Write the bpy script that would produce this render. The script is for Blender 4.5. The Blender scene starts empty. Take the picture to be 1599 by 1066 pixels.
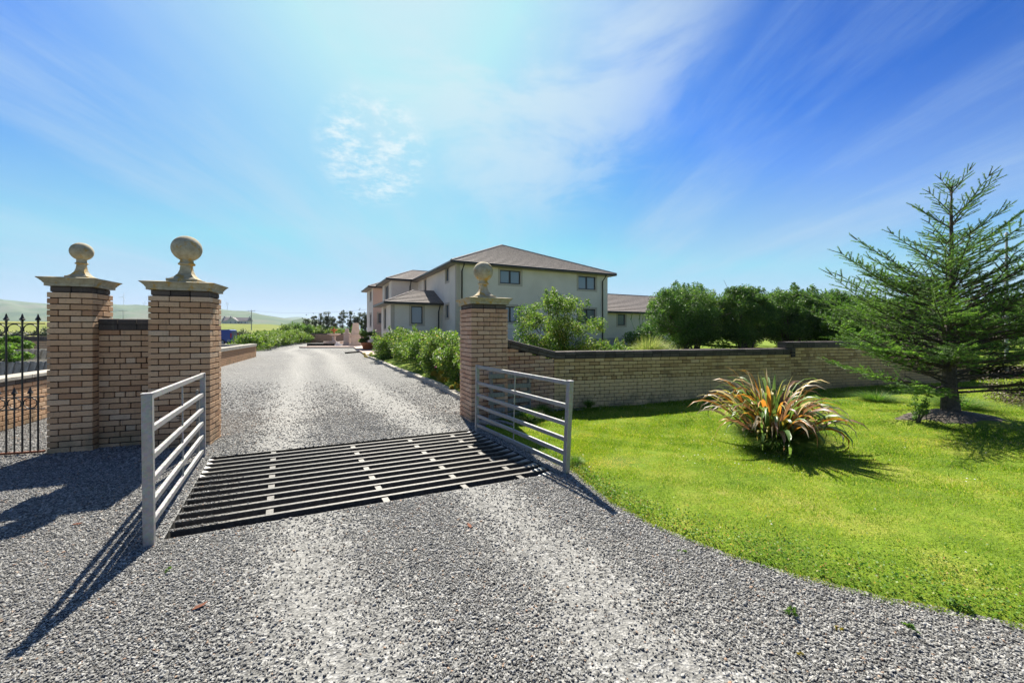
import bpy, math, random
import numpy as np
from mathutils import Vector, Matrix
from math import radians as R, sin, cos, pi
rng = np.random.default_rng(7); random.seed(7)
sc = bpy.context.scene; col = sc.collection
# ---------------------------------------------------------------- camera, sky, sun, exposure
CAMZ = 1.52
cam = bpy.data.cameras.new('camera'); cam.lens = 14.0; cam.sensor_width = 36; cam.shift_y = -0.0094
cam.clip_start = 0.05; cam.clip_end = 20000
co = bpy.data.objects.new('camera', cam); col.objects.link(co)
co.location = (0, 0, CAMZ); co.rotation_euler = (R(90), 0, 0); sc.camera = co
SUN_EL, SUN_AZ = R(47.5), R(-15)
SD = Vector((sin(SUN_AZ)*cos(SUN_EL), cos(SUN_AZ)*cos(SUN_EL), sin(SUN_EL)))
sl = bpy.data.lights.new('sun', 'SUN'); sl.energy = 4.8; sl.angle = R(0.53); sl.color = (1, .94, .83)
so = bpy.data.objects.new('sun', sl); col.objects.link(so); so.rotation_euler = SD.to_track_quat('Z', 'Y').to_euler()
sc.view_settings.view_transform = 'Standard'; sc.view_settings.look = 'None'
sc.view_settings.gamma = 1; sc.view_settings.use_curve_mapping = False; sc.view_settings.exposure = 1.42
w = bpy.data.worlds.new("World"); sc.world = w; w.use_nodes = True
nt = w.node_tree; N = nt.nodes; L = nt.links; N.clear()
def nd(t, **k):
    n = N.new(t)
    for a, b in k.items(): setattr(n, a, b)
    return n
def lk(a, b): L.new(a, b)
def mth(op, a, b=None, c=None, clamp=False):
    n = nd('ShaderNodeMath', operation=op); n.use_clamp = clamp
    for i, v in enumerate((a, b, c)):
        if v is None: continue
        if isinstance(v, (int, float)): n.inputs[i].default_value = v
        else: lk(v, n.inputs[i])
    return n.outputs[0]
def ramp(v, a, b):          # smoothstep of v between a and b
    n = nd('ShaderNodeMapRange', interpolation_type='SMOOTHSTEP'); lk(v, n.inputs[0])
    n.inputs[1].default_value = a; n.inputs[2].default_value = b; return n.outputs[0]
def dotv(vec, d):
    n = nd('ShaderNodeVectorMath', operation='DOT_PRODUCT'); lk(vec, n.inputs[0]); n.inputs[1].default_value = d; return n.outputs['Value']
def cxyz(x, y, z=0.0):
    n = nd('ShaderNodeCombineXYZ')
    for i, v in enumerate((x, y, z)):
        if isinstance(v, (int, float)): n.inputs[i].default_value = v
        else: lk(v, n.inputs[i])
    return n.outputs[0]
def nz(vec, scale, detail=4, rough=.55, dist=0.0):
    n = nd('ShaderNodeTexNoise'); lk(vec, n.inputs['Vector']); n.inputs['Scale'].default_value = scale
    n.inputs['Detail'].default_value = detail; n.inputs['Roughness'].default_value = rough; n.inputs['Distortion'].default_value = dist
    return n.outputs['Fac']
out = nd('ShaderNodeOutputWorld'); bg = nd('ShaderNodeBackground'); bg.inputs[1].default_value = 0.064; lk(bg.outputs[0], out.inputs[0])
sky = nd('ShaderNodeTexSky', sky_type='NISHITA'); sky.sun_disc = False; sky.sun_elevation = SUN_EL; sky.sun_rotation = SUN_AZ
sky.air_density = 1.0; sky.dust_density = 0.6; sky.ozone_density = 2.0; sky.altitude = 0
hs = nd('ShaderNodeHueSaturation'); hs.inputs['Saturation'].default_value = 1.62; hs.inputs['Value'].default_value = .17; lk(sky.outputs[0], hs.inputs['Color'])
gm = nd('ShaderNodeGamma'); gm.inputs[1].default_value = 1.6; lk(hs.outputs[0], gm.inputs[0])
tn = nd('ShaderNodeVectorMath', operation='MULTIPLY'); lk(gm.outputs[0], tn.inputs[0]); tn.inputs[1].default_value = (1.9, 6.3, 5.4)
vm_ = nd('ShaderNodeVectorMath', operation='MINIMUM'); lk(tn.outputs[0], vm_.inputs[0]); vm_.inputs[1].default_value = (3.4, 4.6, 5.4)
tc = nd('ShaderNodeTexCoord'); dv = tc.outputs['Generated']; sp = nd('ShaderNodeSeparateXYZ'); lk(dv, sp.inputs[0])
zz = mth('ADD', mth('MAXIMUM', sp.outputs[2], 0.0), 0.10)
px_ = mth('DIVIDE', sp.outputs[0], zz); py_ = mth('DIVIDE', sp.outputs[1], zz)
streak = nz(cxyz(mth('MULTIPLY', px_, 1.0), mth('MULTIPLY', py_, .20), 5.0), 1.3, 10, .66, .12)
broad = nz(cxyz(mth('MULTIPLY', px_, .45), mth('MULTIPLY', py_, .3), 3.0), 1.1, 3, .5)
cir = mth('MULTIPLY', ramp(streak, .40, .74), ramp(broad, .26, .60))
sdot = dotv(dv, tuple(SD))
halo = mth('MULTIPLY', ramp(sdot, .74, 1.0), .62)
# pale milky veil that drifts up from the horizon right of the sun's azimuth
veil = mth('MULTIPLY', ramp(dotv(dv, tuple(Vector((.02, .78, .60)).normalized())), .90, 1.0), ramp(nz(cxyz(px_, py_, 9.0), 1.6, 6, .62, .5), .42, .62))
lowm = ramp(sp.outputs[2], .50, .0)
low = mth('MAXIMUM', mth('MULTIPLY', lowm, mth('ADD', .55, mth('MULTIPLY', ramp(broad, .3, .7), .38))), mth('MULTIPLY', ramp(sp.outputs[2], .34, .0), .90))
patch = mth('MULTIPLY', ramp(dotv(dv, tuple(Vector((-.345, 1, .46)).normalized())), .991, .9975), ramp(nz(cxyz(mth('MULTIPLY', px_, 1), py_, 1.0), 9.5, 8, .7), .42, .66))
def lerp(base, colr, f):
    m = nd('ShaderNodeMix', data_type='RGBA'); lk(f, m.inputs[0]); lk(base, m.inputs[6]); m.inputs[7].default_value = (*colr, 1); return m.outputs[2]
c = lerp(vm_.outputs[0], (2.6, 3.4, 4.7), low)
c = lerp(c, (2.8, 3.9, 5.0), mth('MULTIPLY', cir, .58))
c = lerp(c, (3.9, 4.95, 5.2), halo)
c = lerp(c, (4.0, 4.8, 5.2), mth('MULTIPLY', veil, .62))
c = lerp(c, (4.4, 5.2, 5.5), mth('MULTIPLY', patch, .95))
lk(c, bg.inputs[0])

# ---------------------------------------------------------------- materials
MATS = {}
def mat(name, build):
    if name in MATS: return MATS[name]
    global nt, N, L
    m = bpy.data.materials.new(name); m.use_nodes = True
    nt = m.node_tree; N = nt.nodes; L = nt.links; N.clear()
    o = nd('ShaderNodeOutputMaterial'); s = build(); lk(s, o.inputs[0]); MATS[name] = m; return m
def pr(color, rough=.8, metal=0.0, spec=.3, bump=None, bstr=.3, bdist=.01):
    p = nd('ShaderNodeBsdfPrincipled')
    if isinstance(color, tuple): p.inputs['Base Color'].default_value = (*color, 1)
    else: lk(color, p.inputs['Base Color'])
    if isinstance(rough, (int, float)): p.inputs['Roughness'].default_value = rough
    else: lk(rough, p.inputs['Roughness'])
    p.inputs['Metallic'].default_value = metal; p.inputs['Specular IOR Level'].default_value = spec
    if bump is not None:
        b = nd('ShaderNodeBump'); b.inputs['Strength'].default_value = bstr; b.inputs['Distance'].default_value = bdist
        lk(bump, b.inputs['Height']); lk(b.outputs[0], p.inputs['Normal'])
    return p.outputs[0]
def cr(fac, stops):
    n = nd('ShaderNodeValToRGB'); lk(fac, n.inputs[0]); e = n.color_ramp.elements
    while len(e) < len(stops): e.new(.5)
    for el, (p_, c_) in zip(e, stops): el.position = p_; el.color = (*c_, 1)
    return n.outputs[0]
def mix(f, a, b, mode='MIX'):
    n = nd('ShaderNodeMix', data_type='RGBA', blend_type=mode)
    if isinstance(f, (int, float)): n.inputs[0].default_value = f
    else: lk(f, n.inputs[0])
    for i, v in ((6, a), (7, b)):
        if isinstance(v, tuple): n.inputs[i].default_value = (*v, 1)
        else: lk(v, n.inputs[i])
    return n.outputs[2]
def obc(): return nd('ShaderNodeTexCoord').outputs['Object']
def geo(): return nd('ShaderNodeNewGeometry').outputs['Position']
def orand(): return nd('ShaderNodeObjectInfo').outputs['Random']
def attr(n_): 
    a = nd('ShaderNodeAttribute'); a.attribute_name = n_; return a.outputs['Fac']
def brick_mat(name, stops, rough=.9, lich=0.0):
    def b():
        g = geo(); base = cr(orand(), stops)
        n1 = nz(g, 55, 6, .7); n2 = nz(g, 2.2, 5, .6); n3 = nz(g, 260, 3, .6)
        c_ = mix(mth('MULTIPLY', ramp(n1, .50, .72), .45), base, (.10, .065, .05))
        c_ = mix(mth('MULTIPLY', ramp(n3, .58, .75), .5), c_, (.50, .40, .30))
        c_ = mix(mth('MULTIPLY', ramp(n2, .54, .75), .35), c_, (.11, .10, .08))
        sz_ = nd('ShaderNodeSeparateXYZ'); lk(g, sz_.inputs[0]); foot = mth('MULTIPLY', ramp(sz_.outputs[2], .42, .0), ramp(nz(g, 3.2, 5, .65), .40, .62))
        c_ = mix(mth('MULTIPLY', foot, .55), c_, (.10, .11, .065))
        dr_ = nd('ShaderNodeMapping'); lk(g, dr_.inputs[0]); dr_.inputs['Scale'].default_value = (7, 7, .7)
        c_ = mix(mth('MULTIPLY', ramp(nz(dr_.outputs[0], 1.6, 5, .6), .56, .74), .42), c_, (.13, .115, .09))
        c_ = mix(mth('MULTIPLY', ramp(nz(g, 7, 6, .75), .69, .76), .35), c_, (.60, .54, .46))
        if lich: c_ = mix(mth('MULTIPLY', ramp(nz(g, 5.5, 5, .65), .64, .72), lich), c_, (.36, .23, .04))
        h = mth('ADD', mth('MULTIPLY', n1, .7), n3)
        return pr(c_, rough, bump=h, bstr=.55, bdist=.004)
    return mat(name, b)
BR_TAN = brick_mat('tan_brick', [(0, (.40, .21, .11)), (.15, (.50, .29, .155)), (.6, (.58, .355, .20)), (.92, (.62, .405, .24)), (1, (.62, .44, .29))])
BR_PINK = brick_mat('pinkish_brick', [(0, (.44, .235, .145)), (.3, (.55, .32, .20)), (1, (.62, .40, .265))])
BR_BUFF = brick_mat('buff_brick', [(0, (.36, .22, .10)), (.2, (.52, .335, .155)), (.8, (.64, .44, .21)), (1, (.68, .47, .26))], lich=.9)
BR_DARK = brick_mat('dark_brick', [(0, (.050, .040, .035)), (1, (.115, .092, .078))], .8, .12)
MORTAR = mat('dark_mortar', lambda: pr(cr(nz(geo(), 30, 4), [(.3, (.010, .009, .008)), (.8, (.03, .026, .022))]), .95))
def stone():
    g = geo(); n1 = nz(g, 18, 6, .65); n2 = nz(g, 120, 4, .6)
    c_ = cr(n1, [(.25, (.26, .225, .15)), (.5, (.38, .335, .235)), (.75, (.48, .43, .31))])
    c_ = mix(mth('MULTIPLY', ramp(nz(g, 8, 5, .65), .53, .60), .8), c_, (.44, .25, .03))
    c_ = mix(mth('MULTIPLY', ramp(nz(g, 3, 5, .6), .5, .7), .4), c_, (.10, .105, .06))
    return pr(c_, .88, bump=mth('ADD', n1, mth('MULTIPLY', n2, .5)), bstr=.4, bdist=.006)
STONE = mat('weathered_cast_stone', stone)
def steel():
    g = geo(); n1 = nz(g, 22, 4, .6); v = nd('ShaderNodeTexVoronoi'); lk(g, v.inputs[0]); v.inputs['Scale'].default_value = 60
    c_ = mix(.5, cr(n1, [(.3, (.20, .20, .20)), (.7, (.36, .355, .35))]), mix(.35, (.36, .355, .35), v.outputs['Color'], 'MULTIPLY'))
    return pr(c_, cr(n1, [(.3, (.38,)*3), (.7, (.6,)*3)]), .45, .5, bump=n1, bstr=.1)
STEEL = mat('galvanised_steel', steel)
def worn():
    g = geo(); n1 = nz(g, 30, 5, .7)
    return pr(cr(n1, [(.3, (.035, .033, .03)), (.5, (.08, .074, .066)), (.75, (.15, .14, .125))]), .5, .2, .4, bump=n1, bstr=.2)
WORN = mat('worn_bar_steel', worn)
PITM = mat('pit_concrete', lambda: pr(cr(nz(geo(), 12, 5), [(.3, (.008, .008, .007)), (.8, (.028, .026, .022))]), .95))
IRON = mat('black_painted_iron', lambda: pr(cr(nz(geo(), 40, 3), [(.4, (.012, .012, .012)), (.8, (.03, .025, .022))]), .45, 0, .5))
RUST = mat('rusty_iron', lambda: pr(cr(nz(geo(), 40, 3), [(.3, (.10, .03, .015)), (.8, (.25, .09, .04))]), .8))
def wood():
    g = geo(); mp = nd('ShaderNodeMapping'); lk(g, mp.inputs[0]); mp.inputs['Scale'].default_value = (40, 40, 5)
    n1 = nz(mp.outputs[0], 1.5, 5, .6); return pr(cr(n1, [(.25, (.13, .12, .10)), (.75, (.33, .31, .27))]), .9, bump=n1, bstr=.4)
WOOD = mat('weathered_timber', wood)
def gravel_sheet():
    g = geo(); v = nd('ShaderNodeTexVoronoi'); lk(g, v.inputs[0]); v.inputs['Scale'].default_value = 75
    v2 = nd('ShaderNodeTexVoronoi'); lk(g, v2.inputs[0]); v2.inputs['Scale'].default_value = 38
    s = nd('ShaderNodeSeparateColor'); lk(v.outputs['Color'], s.inputs[0]); s2 = nd('ShaderNodeSeparateColor'); lk(v2.outputs['Color'], s2.inputs[0])
    c_ = cr(mth('MULTIPLY_ADD', s.outputs[0], .6, mth('MULTIPLY', s2.outputs[1], .4)), [(.12, (.035, .035, .034)), (.42, (.11, .109, .105)), (.65, (.20, .198, .19)), (.9, (.38, .375, .36))])
    c_ = mix(mth('MULTIPLY', ramp(nz(g, .35, 4, .6), .42, .68), .25), c_, (.24, .23, .21))
    d_ = mth('MULTIPLY', attr('dust'), ramp(nz(g, 9, 6, .7), .22, .62)); dust = mix(nz(g, 160, 3), (.19, .187, .172), (.36, .352, .325))
    c_ = mix(mth('MULTIPLY', d_, .72), c_, dust)
    h = mth('MULTIPLY', mth('ADD', v.outputs['Distance'], mth('MULTIPLY', v2.outputs['Distance'], .8)), mth('SUBTRACT', 1.0, mth('MULTIPLY', d_, .8)))
    return pr(c_, .9, bump=h, bstr=-1.0 if False else 1.0, bdist=.012)
GRAVEL = mat('grey_gravel', gravel_sheet)
def chips():
    c_ = cr(orand(), [(0, (.095, .092, .085)), (.35, (.18, .175, .162)), (.62, (.28, .274, .255)), (.86, (.36, .353, .33)), (.965, (.43, .42, .395)), (.985, (.38, .27, .18)), (1, (.30, .18, .12))])
    n1 = nz(obc(), 3, 3); return pr(mix(.35, c_, cr(n1, [(.3, (.5,)*3), (.7, (1,)*3)]), 'MULTIPLY'), .8, spec=.35)
CHIP = mat('gravel_chippings', chips)
def leafm(name, stops, trans=.4, rough=.55, spec=.35, tcol=None):
    def b():
        c_ = cr(attr('rnd'), stops)
        p = pr(c_, rough, spec=spec); t = nd('ShaderNodeBsdfTranslucent')
        lk(mix(.6, c_, mix(1.0, c_, tcol or (1.9, 2.1, .9), 'MULTIPLY')), t.inputs[0])
        m = nd('ShaderNodeMixShader'); m.inputs[0].default_value = trans; lk(p, m.inputs[1]); lk(t.outputs[0], m.inputs[2]); return m.outputs[0]
    return mat(name, b)
GRASS = leafm('lawn_blades', [(0, (.045, .12, .008)), (.35, (.13, .24, .014)), (.7, (.23, .33, .025)), (.9, (.36, .37, .08)), (1, (.50, .42, .20))], .44, .6, .2, (2.1, 1.9, .6))
def turf():
    g = geo(); n1 = nz(g, 1.3, 5, .65); n2 = nz(g, 45, 4, .7)
    c_ = cr(n1, [(.35, (.09, .15, .015)), (.5, (.15, .22, .02)), (.62, (.23, .26, .04)), (.75, (.33, .29, .10))])
    c_ = mix(mth('MULTIPLY', ramp(n2, .4, .7), .6), c_, (.04, .07, .01)); return pr(c_, .95, spec=.1, bump=n2, bstr=.8, bdist=.02)
TURF = mat('turf', turf)
def field():
    g = geo(); n1 = nz(g, .02, 5, .6)
    return pr(cr(n1, [(.3, (.09, .13, .025)), (.5, (.15, .17, .04)), (.7, (.22, .21, .07))]), .95, spec=.05)
FIELD = mat('pasture', field)
SOIL = mat('soil_bark_mulch', lambda: pr(cr(nz(geo(), 14, 6, .7), [(.3, (.05, .04, .032)), (.7, (.17, .145, .12))]), .95, bump=nz(geo(), 60, 4), bstr=.8, bdist=.02))
CONC = mat('kerb_concrete', lambda: pr(cr(nz(geo(), 9, 6, .7), [(.3, (.24, .22, .18)), (.7, (.45, .42, .36))]), .9, bump=nz(geo(), 50, 4), bstr=.4, bdist=.01))
ROSE = leafm('rose_leaves', [(0, (.035, .080, .016)), (.35, (.07, .135, .022)), (.7, (.14, .21, .035)), (.92, (.26, .31, .07)), (1, (.32, .22, .12))], .42)
DARKL = leafm('glossy_dark_leaves', [(0, (.025, .065, .018)), (.5, (.058, .125, .026)), (.85, (.11, .19, .038)), (1, (.19, .27, .06))], .38, .55, .3)
LITEL = leafm('pale_green_leaves', [(0, (.045, .10, .018)), (.5, (.08, .16, .03)), (1, (.17, .25, .05))], .4)
FARL = leafm('far_tree_leaves', [(0, (.03, .045, .025)), (.6, (.055, .075, .04)), (1, (.09, .11, .06))], .25)
HEDGL = leafm('yellowish_green_leaves', [(0, (.05, .09, .015)), (.5, (.10, .16, .025)), (1, (.20, .25, .06))], .45)  # yellowish green leaf tones for hedge shrubs and the potted plant
NEED = leafm('spruce_needles', [(0, (.045, .10, .022)), (.5, (.10, .20, .035)), (.85, (.18, .30, .055)), (1, (.24, .36, .08))], .4, .55)
DEADN = leafm('dead_twigs', [(0, (.07, .05, .035)), (1, (.16, .125, .09))], .1)
TUFTG = leafm('long_grass', [(0, (.03, .09, .01)), (.6, (.08, .17, .02)), (.9, (.15, .22, .04)), (1, (.30, .27, .12))], .45)
PAMP = leafm('pampas_blades', [(0, (.09, .15, .03)), (.5, (.20, .24, .07)), (1, (.42, .38, .22))], .45)
BARK = mat('bark', lambda: pr(cr(nz(geo(), 30, 5, .7), [(.3, (.035, .028, .022)), (.7, (.12, .10, .08))]), .95, bump=nz(geo(), 60, 4), bstr=.7, bdist=.01))
def render_mat(name, a, b_):
    return mat(name, lambda: pr(cr(nz(geo(), .9, 6, .6), [(.3, a), (.7, b_)]), .92, spec=.15, bump=nz(geo(), 35, 4, .7), bstr=.5, bdist=.01))
RENDER = render_mat('cream_roughcast', (.63, .555, .475), (.72, .64, .555))
RENDPK = render_mat('pink_roughcast', (.68, .47, .38), (.74, .54, .44))
RENDPL = render_mat('grey_plinth', (.36, .32, .29), (.42, .38, .34))
TRIM = render_mat('smooth_trim', (.44, .37, .30), (.49, .42, .35))
DARKU = mat('dark_brown_frame', lambda: pr((.025, .02, .018), .4, 0, .5))
SOFF = mat('soffit_board', lambda: pr((.24, .22, .20), .7))
def glass():
    g = geo(); n1 = nz(g, 1.2, 2); p = pr((.17, .19, .215), .04, 0, 1.0, bump=n1, bstr=.03, bdist=.05); return p  # lightened base colour stands in for sky reflection and curtains
GLASS = mat('window_glass', glass)
CURT = mat('pale_curtain', lambda: pr((.55, .55, .52), .9))
def tiles():
    g = obc(); sp_ = nd('ShaderNodeSeparateXYZ'); lk(g, sp_.inputs[0])
    wv = nd('ShaderNodeTexWave'); lk(g, wv.inputs[0]); wv.inputs['Scale'].default_value = 2.0
    n1 = nz(g, 1.1, 5, .6); n2 = nz(g, 9, 4, .7)
    c_ = cr(n2, [(.25, (.11, .094, .085)), (.5, (.21, .178, .16)), (.75, (.33, .285, .255))])
    c_ = mix(mth('MULTIPLY', ramp(n1, .5, .75), .5), c_, (.25, .22, .195)); return pr(c_, .85, bump=n2, bstr=.5, bdist=.02)
TILE = mat('concrete_roof_tiles', tiles)
BLUE = mat('blue_van_paint', lambda: pr((.01, .03, .20), .3, .1, .6))
TYRE = mat('black_rubber', lambda: pr((.02, .02, .02), .8))
REDL = mat('red_lamp', lambda: pr((.35, .01, .015), .3))
PAVE = mat('pink_paving', lambda: pr(cr(nz(geo(), 3, 5), [(.3, (.33, .25, .21)), (.7, (.46, .36, .31))]), .9))
TERRA = mat('terracotta', lambda: pr((.45, .15, .06), .8))
PINKST = mat('pale_pink_stone', lambda: pr(cr(nz(geo(), 3, 5), [(.3, (.42, .34, .29)), (.7, (.54, .45, .39))]), .85))
WHITE = mat('white_paint', lambda: pr((.7, .7, .7), .6))
PETAL = mat('white_petals', lambda: pr((.6, .6, .55), .7))
PINKP = mat('pink_petals', lambda: pr((.55, .10, .25), .7))
YEL = leafm('yellow_herb', [(0, (.16, .14, .02)), (1, (.36, .26, .03))], .4)
SLATE = mat('far_roof', lambda: pr((.16, .14, .15), .8))
WALLW = mat('far_white_wall', lambda: pr((.5, .5, .48), .9))
GREYP = mat('grey_pole', lambda: pr((.25, .26, .27), .6))
HILL = mat('hill_grass', lambda: pr(cr(nz(geo(), .0045, 6, .6), [(.38, (.055, .085, .05)), (.5, (.085, .12, .06)), (.62, (.12, .125, .085))]), .95, spec=.03))
ORAL = lambda name, a, b_, c2: leafm(name, [(0, a), (.5, b_), (1, c2)], .4, .4, .5, (1.6, 1.5, .8))
PH = [ORAL('flax_green', (.06, .12, .03), (.10, .18, .045), (.16, .25, .07)), ORAL('flax_orange', (.30, .10, .02), (.42, .17, .03), (.48, .26, .06)),
      ORAL('flax_straw', (.28, .20, .13), (.40, .31, .22), (.50, .42, .33)), ORAL('flax_maroon', (.10, .05, .04), (.17, .09, .06), (.26, .15, .10)), ORAL('flax_yellow', (.25, .20, .03), (.34, .29, .05), (.40, .35, .12))]

# ---------------------------------------------------------------- mesh helpers
def raw_mesh(name, V, F, m, rnd=None, smooth=False, attrs=None):
    V = np.asarray(V, np.float32).reshape(-1, 3); F = np.asarray(F, np.int32)
    me = bpy.data.meshes.new(name); k = F.shape[1]
    me.vertices.add(len(V)); me.vertices.foreach_set('co', V.ravel())
    me.loops.add(F.size); me.loops.foreach_set('vertex_index', F.ravel())
    me.polygons.add(len(F)); me.polygons.foreach_set('loop_start', np.arange(0, F.size, k, dtype=np.int32)); me.polygons.foreach_set('loop_total', np.full(len(F), k, np.int32))
    me.update(calc_edges=True)
    if rnd is not None:
        a = me.attributes.new('rnd', 'FLOAT', 'POINT'); a.data.foreach_set('value', np.asarray(rnd, np.float32))
    for kx, vv in (attrs or {}).items():
        a = me.attributes.new(kx, 'FLOAT', 'POINT'); a.data.foreach_set('value', np.asarray(vv, np.float32))
    if smooth: me.polygons.foreach_set('use_smooth', np.ones(len(F), bool))
    me.materials.append(m); return me
def put(name, me, parent=None, loc=(0, 0, 0), rz=0.0, kind=None, label=None, cat=None, group=None):
    o = bpy.data.objects.new(name, me); col.objects.link(o); o.location = loc; o.rotation_euler = (0, 0, rz)
    if parent: o.parent = parent
    tag(o, label, cat, group, kind); return o
def tag(o, label=None, cat=None, group=None, kind=None):
    for k, v in (('label', label), ('category', cat), ('group', group), ('kind', kind)):
        if v: o[k] = v
    return o
def thing(name, label, cat, loc, rz=0.0, group=None): return put(name, None, None, loc, rz, None, label, cat, group)
class MB:
    def __init__(s): s.v = []; s.f = []
    def add(s, vs, fs):
        n = len(s.v); s.v += [tuple(x) for x in vs]; s.f += [tuple(i+n for i in f) for f in fs]; return s
    def box(s, a, b):
        x0, y0, z0 = a; x1, y1, z1 = b
        return s.add([(x0,y0,z0),(x1,y0,z0),(x1,y1,z0),(x0,y1,z0),(x0,y0,z1),(x1,y0,z1),(x1,y1,z1),(x0,y1,z1)], [(3,2,1,0),(4,5,6,7),(0,1,5,4),(1,2,6,5),(2,3,7,6),(3,0,4,7)])
    def bar(s, p, q, w_, h_, up=(0, 0, 1)):
        p = Vector(p); q = Vector(q); d = (q-p).normalized(); side = d.cross(Vector(up)); 
        if side.length < 1e-4: side = d.cross(Vector((0, 1, 0)))
        side.normalize(); u_ = side.cross(d).normalized(); vs = []
        for c_ in (p, q):
            for a, b in ((-1,-1),(1,-1),(1,1),(-1,1)): vs.append(c_ + side*a*w_/2 + u_*b*h_/2)
        return s.add(vs, [(3,2,1,0),(4,5,6,7),(0,1,5,4),(1,2,6,5),(2,3,7,6),(3,0,4,7)])
    def tube(s, pts, rad, n=8, cap=True):
        pts = [Vector(p) for p in pts]; rad = rad if isinstance(rad, (list, tuple)) else [rad]*len(pts); vs = []; fs = []
        for i, p in enumerate(pts):
            d = (pts[min(i+1, len(pts)-1)]-pts[max(i-1, 0)]).normalized(); a = d.cross(Vector((0.13, .2, 1)) if abs(d.z) < .9 else Vector((1, .1, 0))).normalized(); b = d.cross(a)
            for k in range(n): t = 2*pi*k/n; vs.append(p+(a*cos(t)+b*sin(t))*rad[i])
        for i in range(len(pts)-1):
            for k in range(n): k2 = (k+1) % n; fs.append((i*n+k, i*n+k2, (i+1)*n+k2, (i+1)*n+k))
        if cap: fs.append(tuple(range(n))[::-1]); fs.append(tuple((len(pts)-1)*n+k for k in range(n)))
        return s.add(vs, fs)
    def lathe(s, prof, n=24, cx=0, cy=0):
        vs = []; fs = []
        for r, z in prof:
            for k in range(n): vs.append((cx+r*cos(2*pi*k/n), cy+r*sin(2*pi*k/n), z))
        for i in range(len(prof)-1):
            for k in range(n): k2 = (k+1) % n; fs.append((i*n+k, i*n+k2, (i+1)*n+k2, (i+1)*n+k))
        fs.append(tuple(range(n))[::-1]); fs.append(tuple((len(prof)-1)*n+k for k in range(n)))
        return s.add(vs, fs)
    def loft(s, prof):      # rectangular sections (hx, hy, z)
        vs = []; fs = []
        for hx, hy, z in prof: vs += [(-hx,-hy,z),(hx,-hy,z),(hx,hy,z),(-hx,hy,z)]
        for i in range(len(prof)-1):
            for k in range(4): k2 = (k+1) % 4; fs.append((i*4+k, i*4+k2, (i+1)*4+k2, (i+1)*4+k))
        fs.append((3,2,1,0)); n = (len(prof)-1)*4; fs.append((n,n+1,n+2,n+3)); return s.add(vs, fs)
    def mesh(s, name, m, smooth=False, bevel=0):
        me = bpy.data.meshes.new(name); me.from_pydata(s.v, [], s.f); me.materials.append(m)
        if bevel:
            import bmesh
            bm = bmesh.new(); bm.from_mesh(me); bmesh.ops.bevel(bm, geom=bm.edges[:], offset=bevel, segments=1, affect='EDGES'); bm.to_mesh(me); bm.free()
        if smooth: me.polygons.foreach_set('use_smooth', np.ones(len(me.polygons), bool))
        me.update(); return me
    def put(s, name, m, parent=None, smooth=False, bevel=0, **k): return put(name, s.mesh(name, m, smooth, bevel), parent, **k)
_bc = {}
def brick_mesh(l, w_, h_, m):
    k = (round(l, 4), round(w_, 4), round(h_, 4), m.name)
    if k not in _bc:
        a, b, c_ = l/2, w_/2, h_/2; e = .004; q = MB(); vs = []
        for sx in (-1, 1):
            for sy in (-1, 1):
                for sz in (-1, 1): vs += [(sx*(a-e), sy*(b-e), sz*c_), (sx*(a-e), sy*b, sz*(c_-e)), (sx*a, sy*(b-e), sz*(c_-e))]
        I = lambda sx, sy, sz, t: ((sx > 0)*4+(sy > 0)*2+(sz > 0))*3+t
        fs = []
        for sz in (-1, 1): fs.append([I(-1,-1,sz,0), I(1,-1,sz,0), I(1,1,sz,0), I(-1,1,sz,0)][::(1 if sz > 0 else -1)])
        for sy in (-1, 1): fs.append([I(-1,sy,-1,1), I(1,sy,-1,1), I(1,sy,1,1), I(-1,sy,1,1)][::(-1 if sy > 0 else 1)])
        for sx in (-1, 1): fs.append([I(sx,-1,-1,2), I(sx,1,-1,2), I(sx,1,1,2), I(sx,-1,1,2)][::(1 if sx > 0 else -1)])
        for sx in (-1, 1):
            for sy in (-1, 1): fs.append([I(sx,sy,-1,1), I(sx,sy,-1,2), I(sx,sy,1,2), I(sx,sy,1,1)][::(1 if sx*sy < 0 else -1)][::-1])
        for sx in (-1, 1):
            for sz in (-1, 1): fs.append([I(sx,-1,sz,0), I(sx,-1,sz,2), I(sx,1,sz,2), I(sx,1,sz,0)][::(1 if sx*sz > 0 else -1)])
        for sy in (-1, 1):
            for sz in (-1, 1): fs.append([I(-1,sy,sz,0), I(-1,sy,sz,1), I(1,sy,sz,1), I(1,sy,sz,0)][::(-1 if sy*sz > 0 else 1)])
        for sx in (-1, 1):
            for sy in (-1, 1):
                for sz in (-1, 1): fs.append([I(sx,sy,sz,0), I(sx,sy,sz,1), I(sx,sy,sz,2)][::(1 if sx*sy*sz > 0 else -1)][::-1])
        q.add(vs, fs); _bc[k] = q.mesh('brick', m)
    return _bc[k]
def J(s=.0012): return random.uniform(-s, s)
def brick(parent, x, y, z, l, w_, m, rot=0.0, h_=.0635, name='brick', dy=0.0):
    o = bpy.data.objects.new(name, brick_mesh(l, w_, h_, m)); col.objects.link(o); o.parent = parent
    o.location = (x+J(), y+J()+dy, z+J(.0008)); o.rotation_euler = (0, J(.004), rot+J(.006)); return o
def join_bricks(name, items, m, parent):    # items: (x, y, z, l, w, rot)
    q = MB()
    for x, y, z, l, w_, rot in items:
        a, b, h_ = l/2, w_/2, .0325; vs = []
        for sz in (-1, 1):
            for sx, sy in ((-1,-1),(1,-1),(1,1),(-1,1)): vs.append((x+cos(rot)*sx*a-sin(rot)*sy*b, y+sin(rot)*sx*a+cos(rot)*sy*b, z+sz*h_))
        q.add(vs, [(3,2,1,0),(4,5,6,7),(0,1,5,4),(1,2,6,5),(2,3,7,6),(3,0,4,7)])
    return q.put(name, m, parent, kind='stuff')

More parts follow.
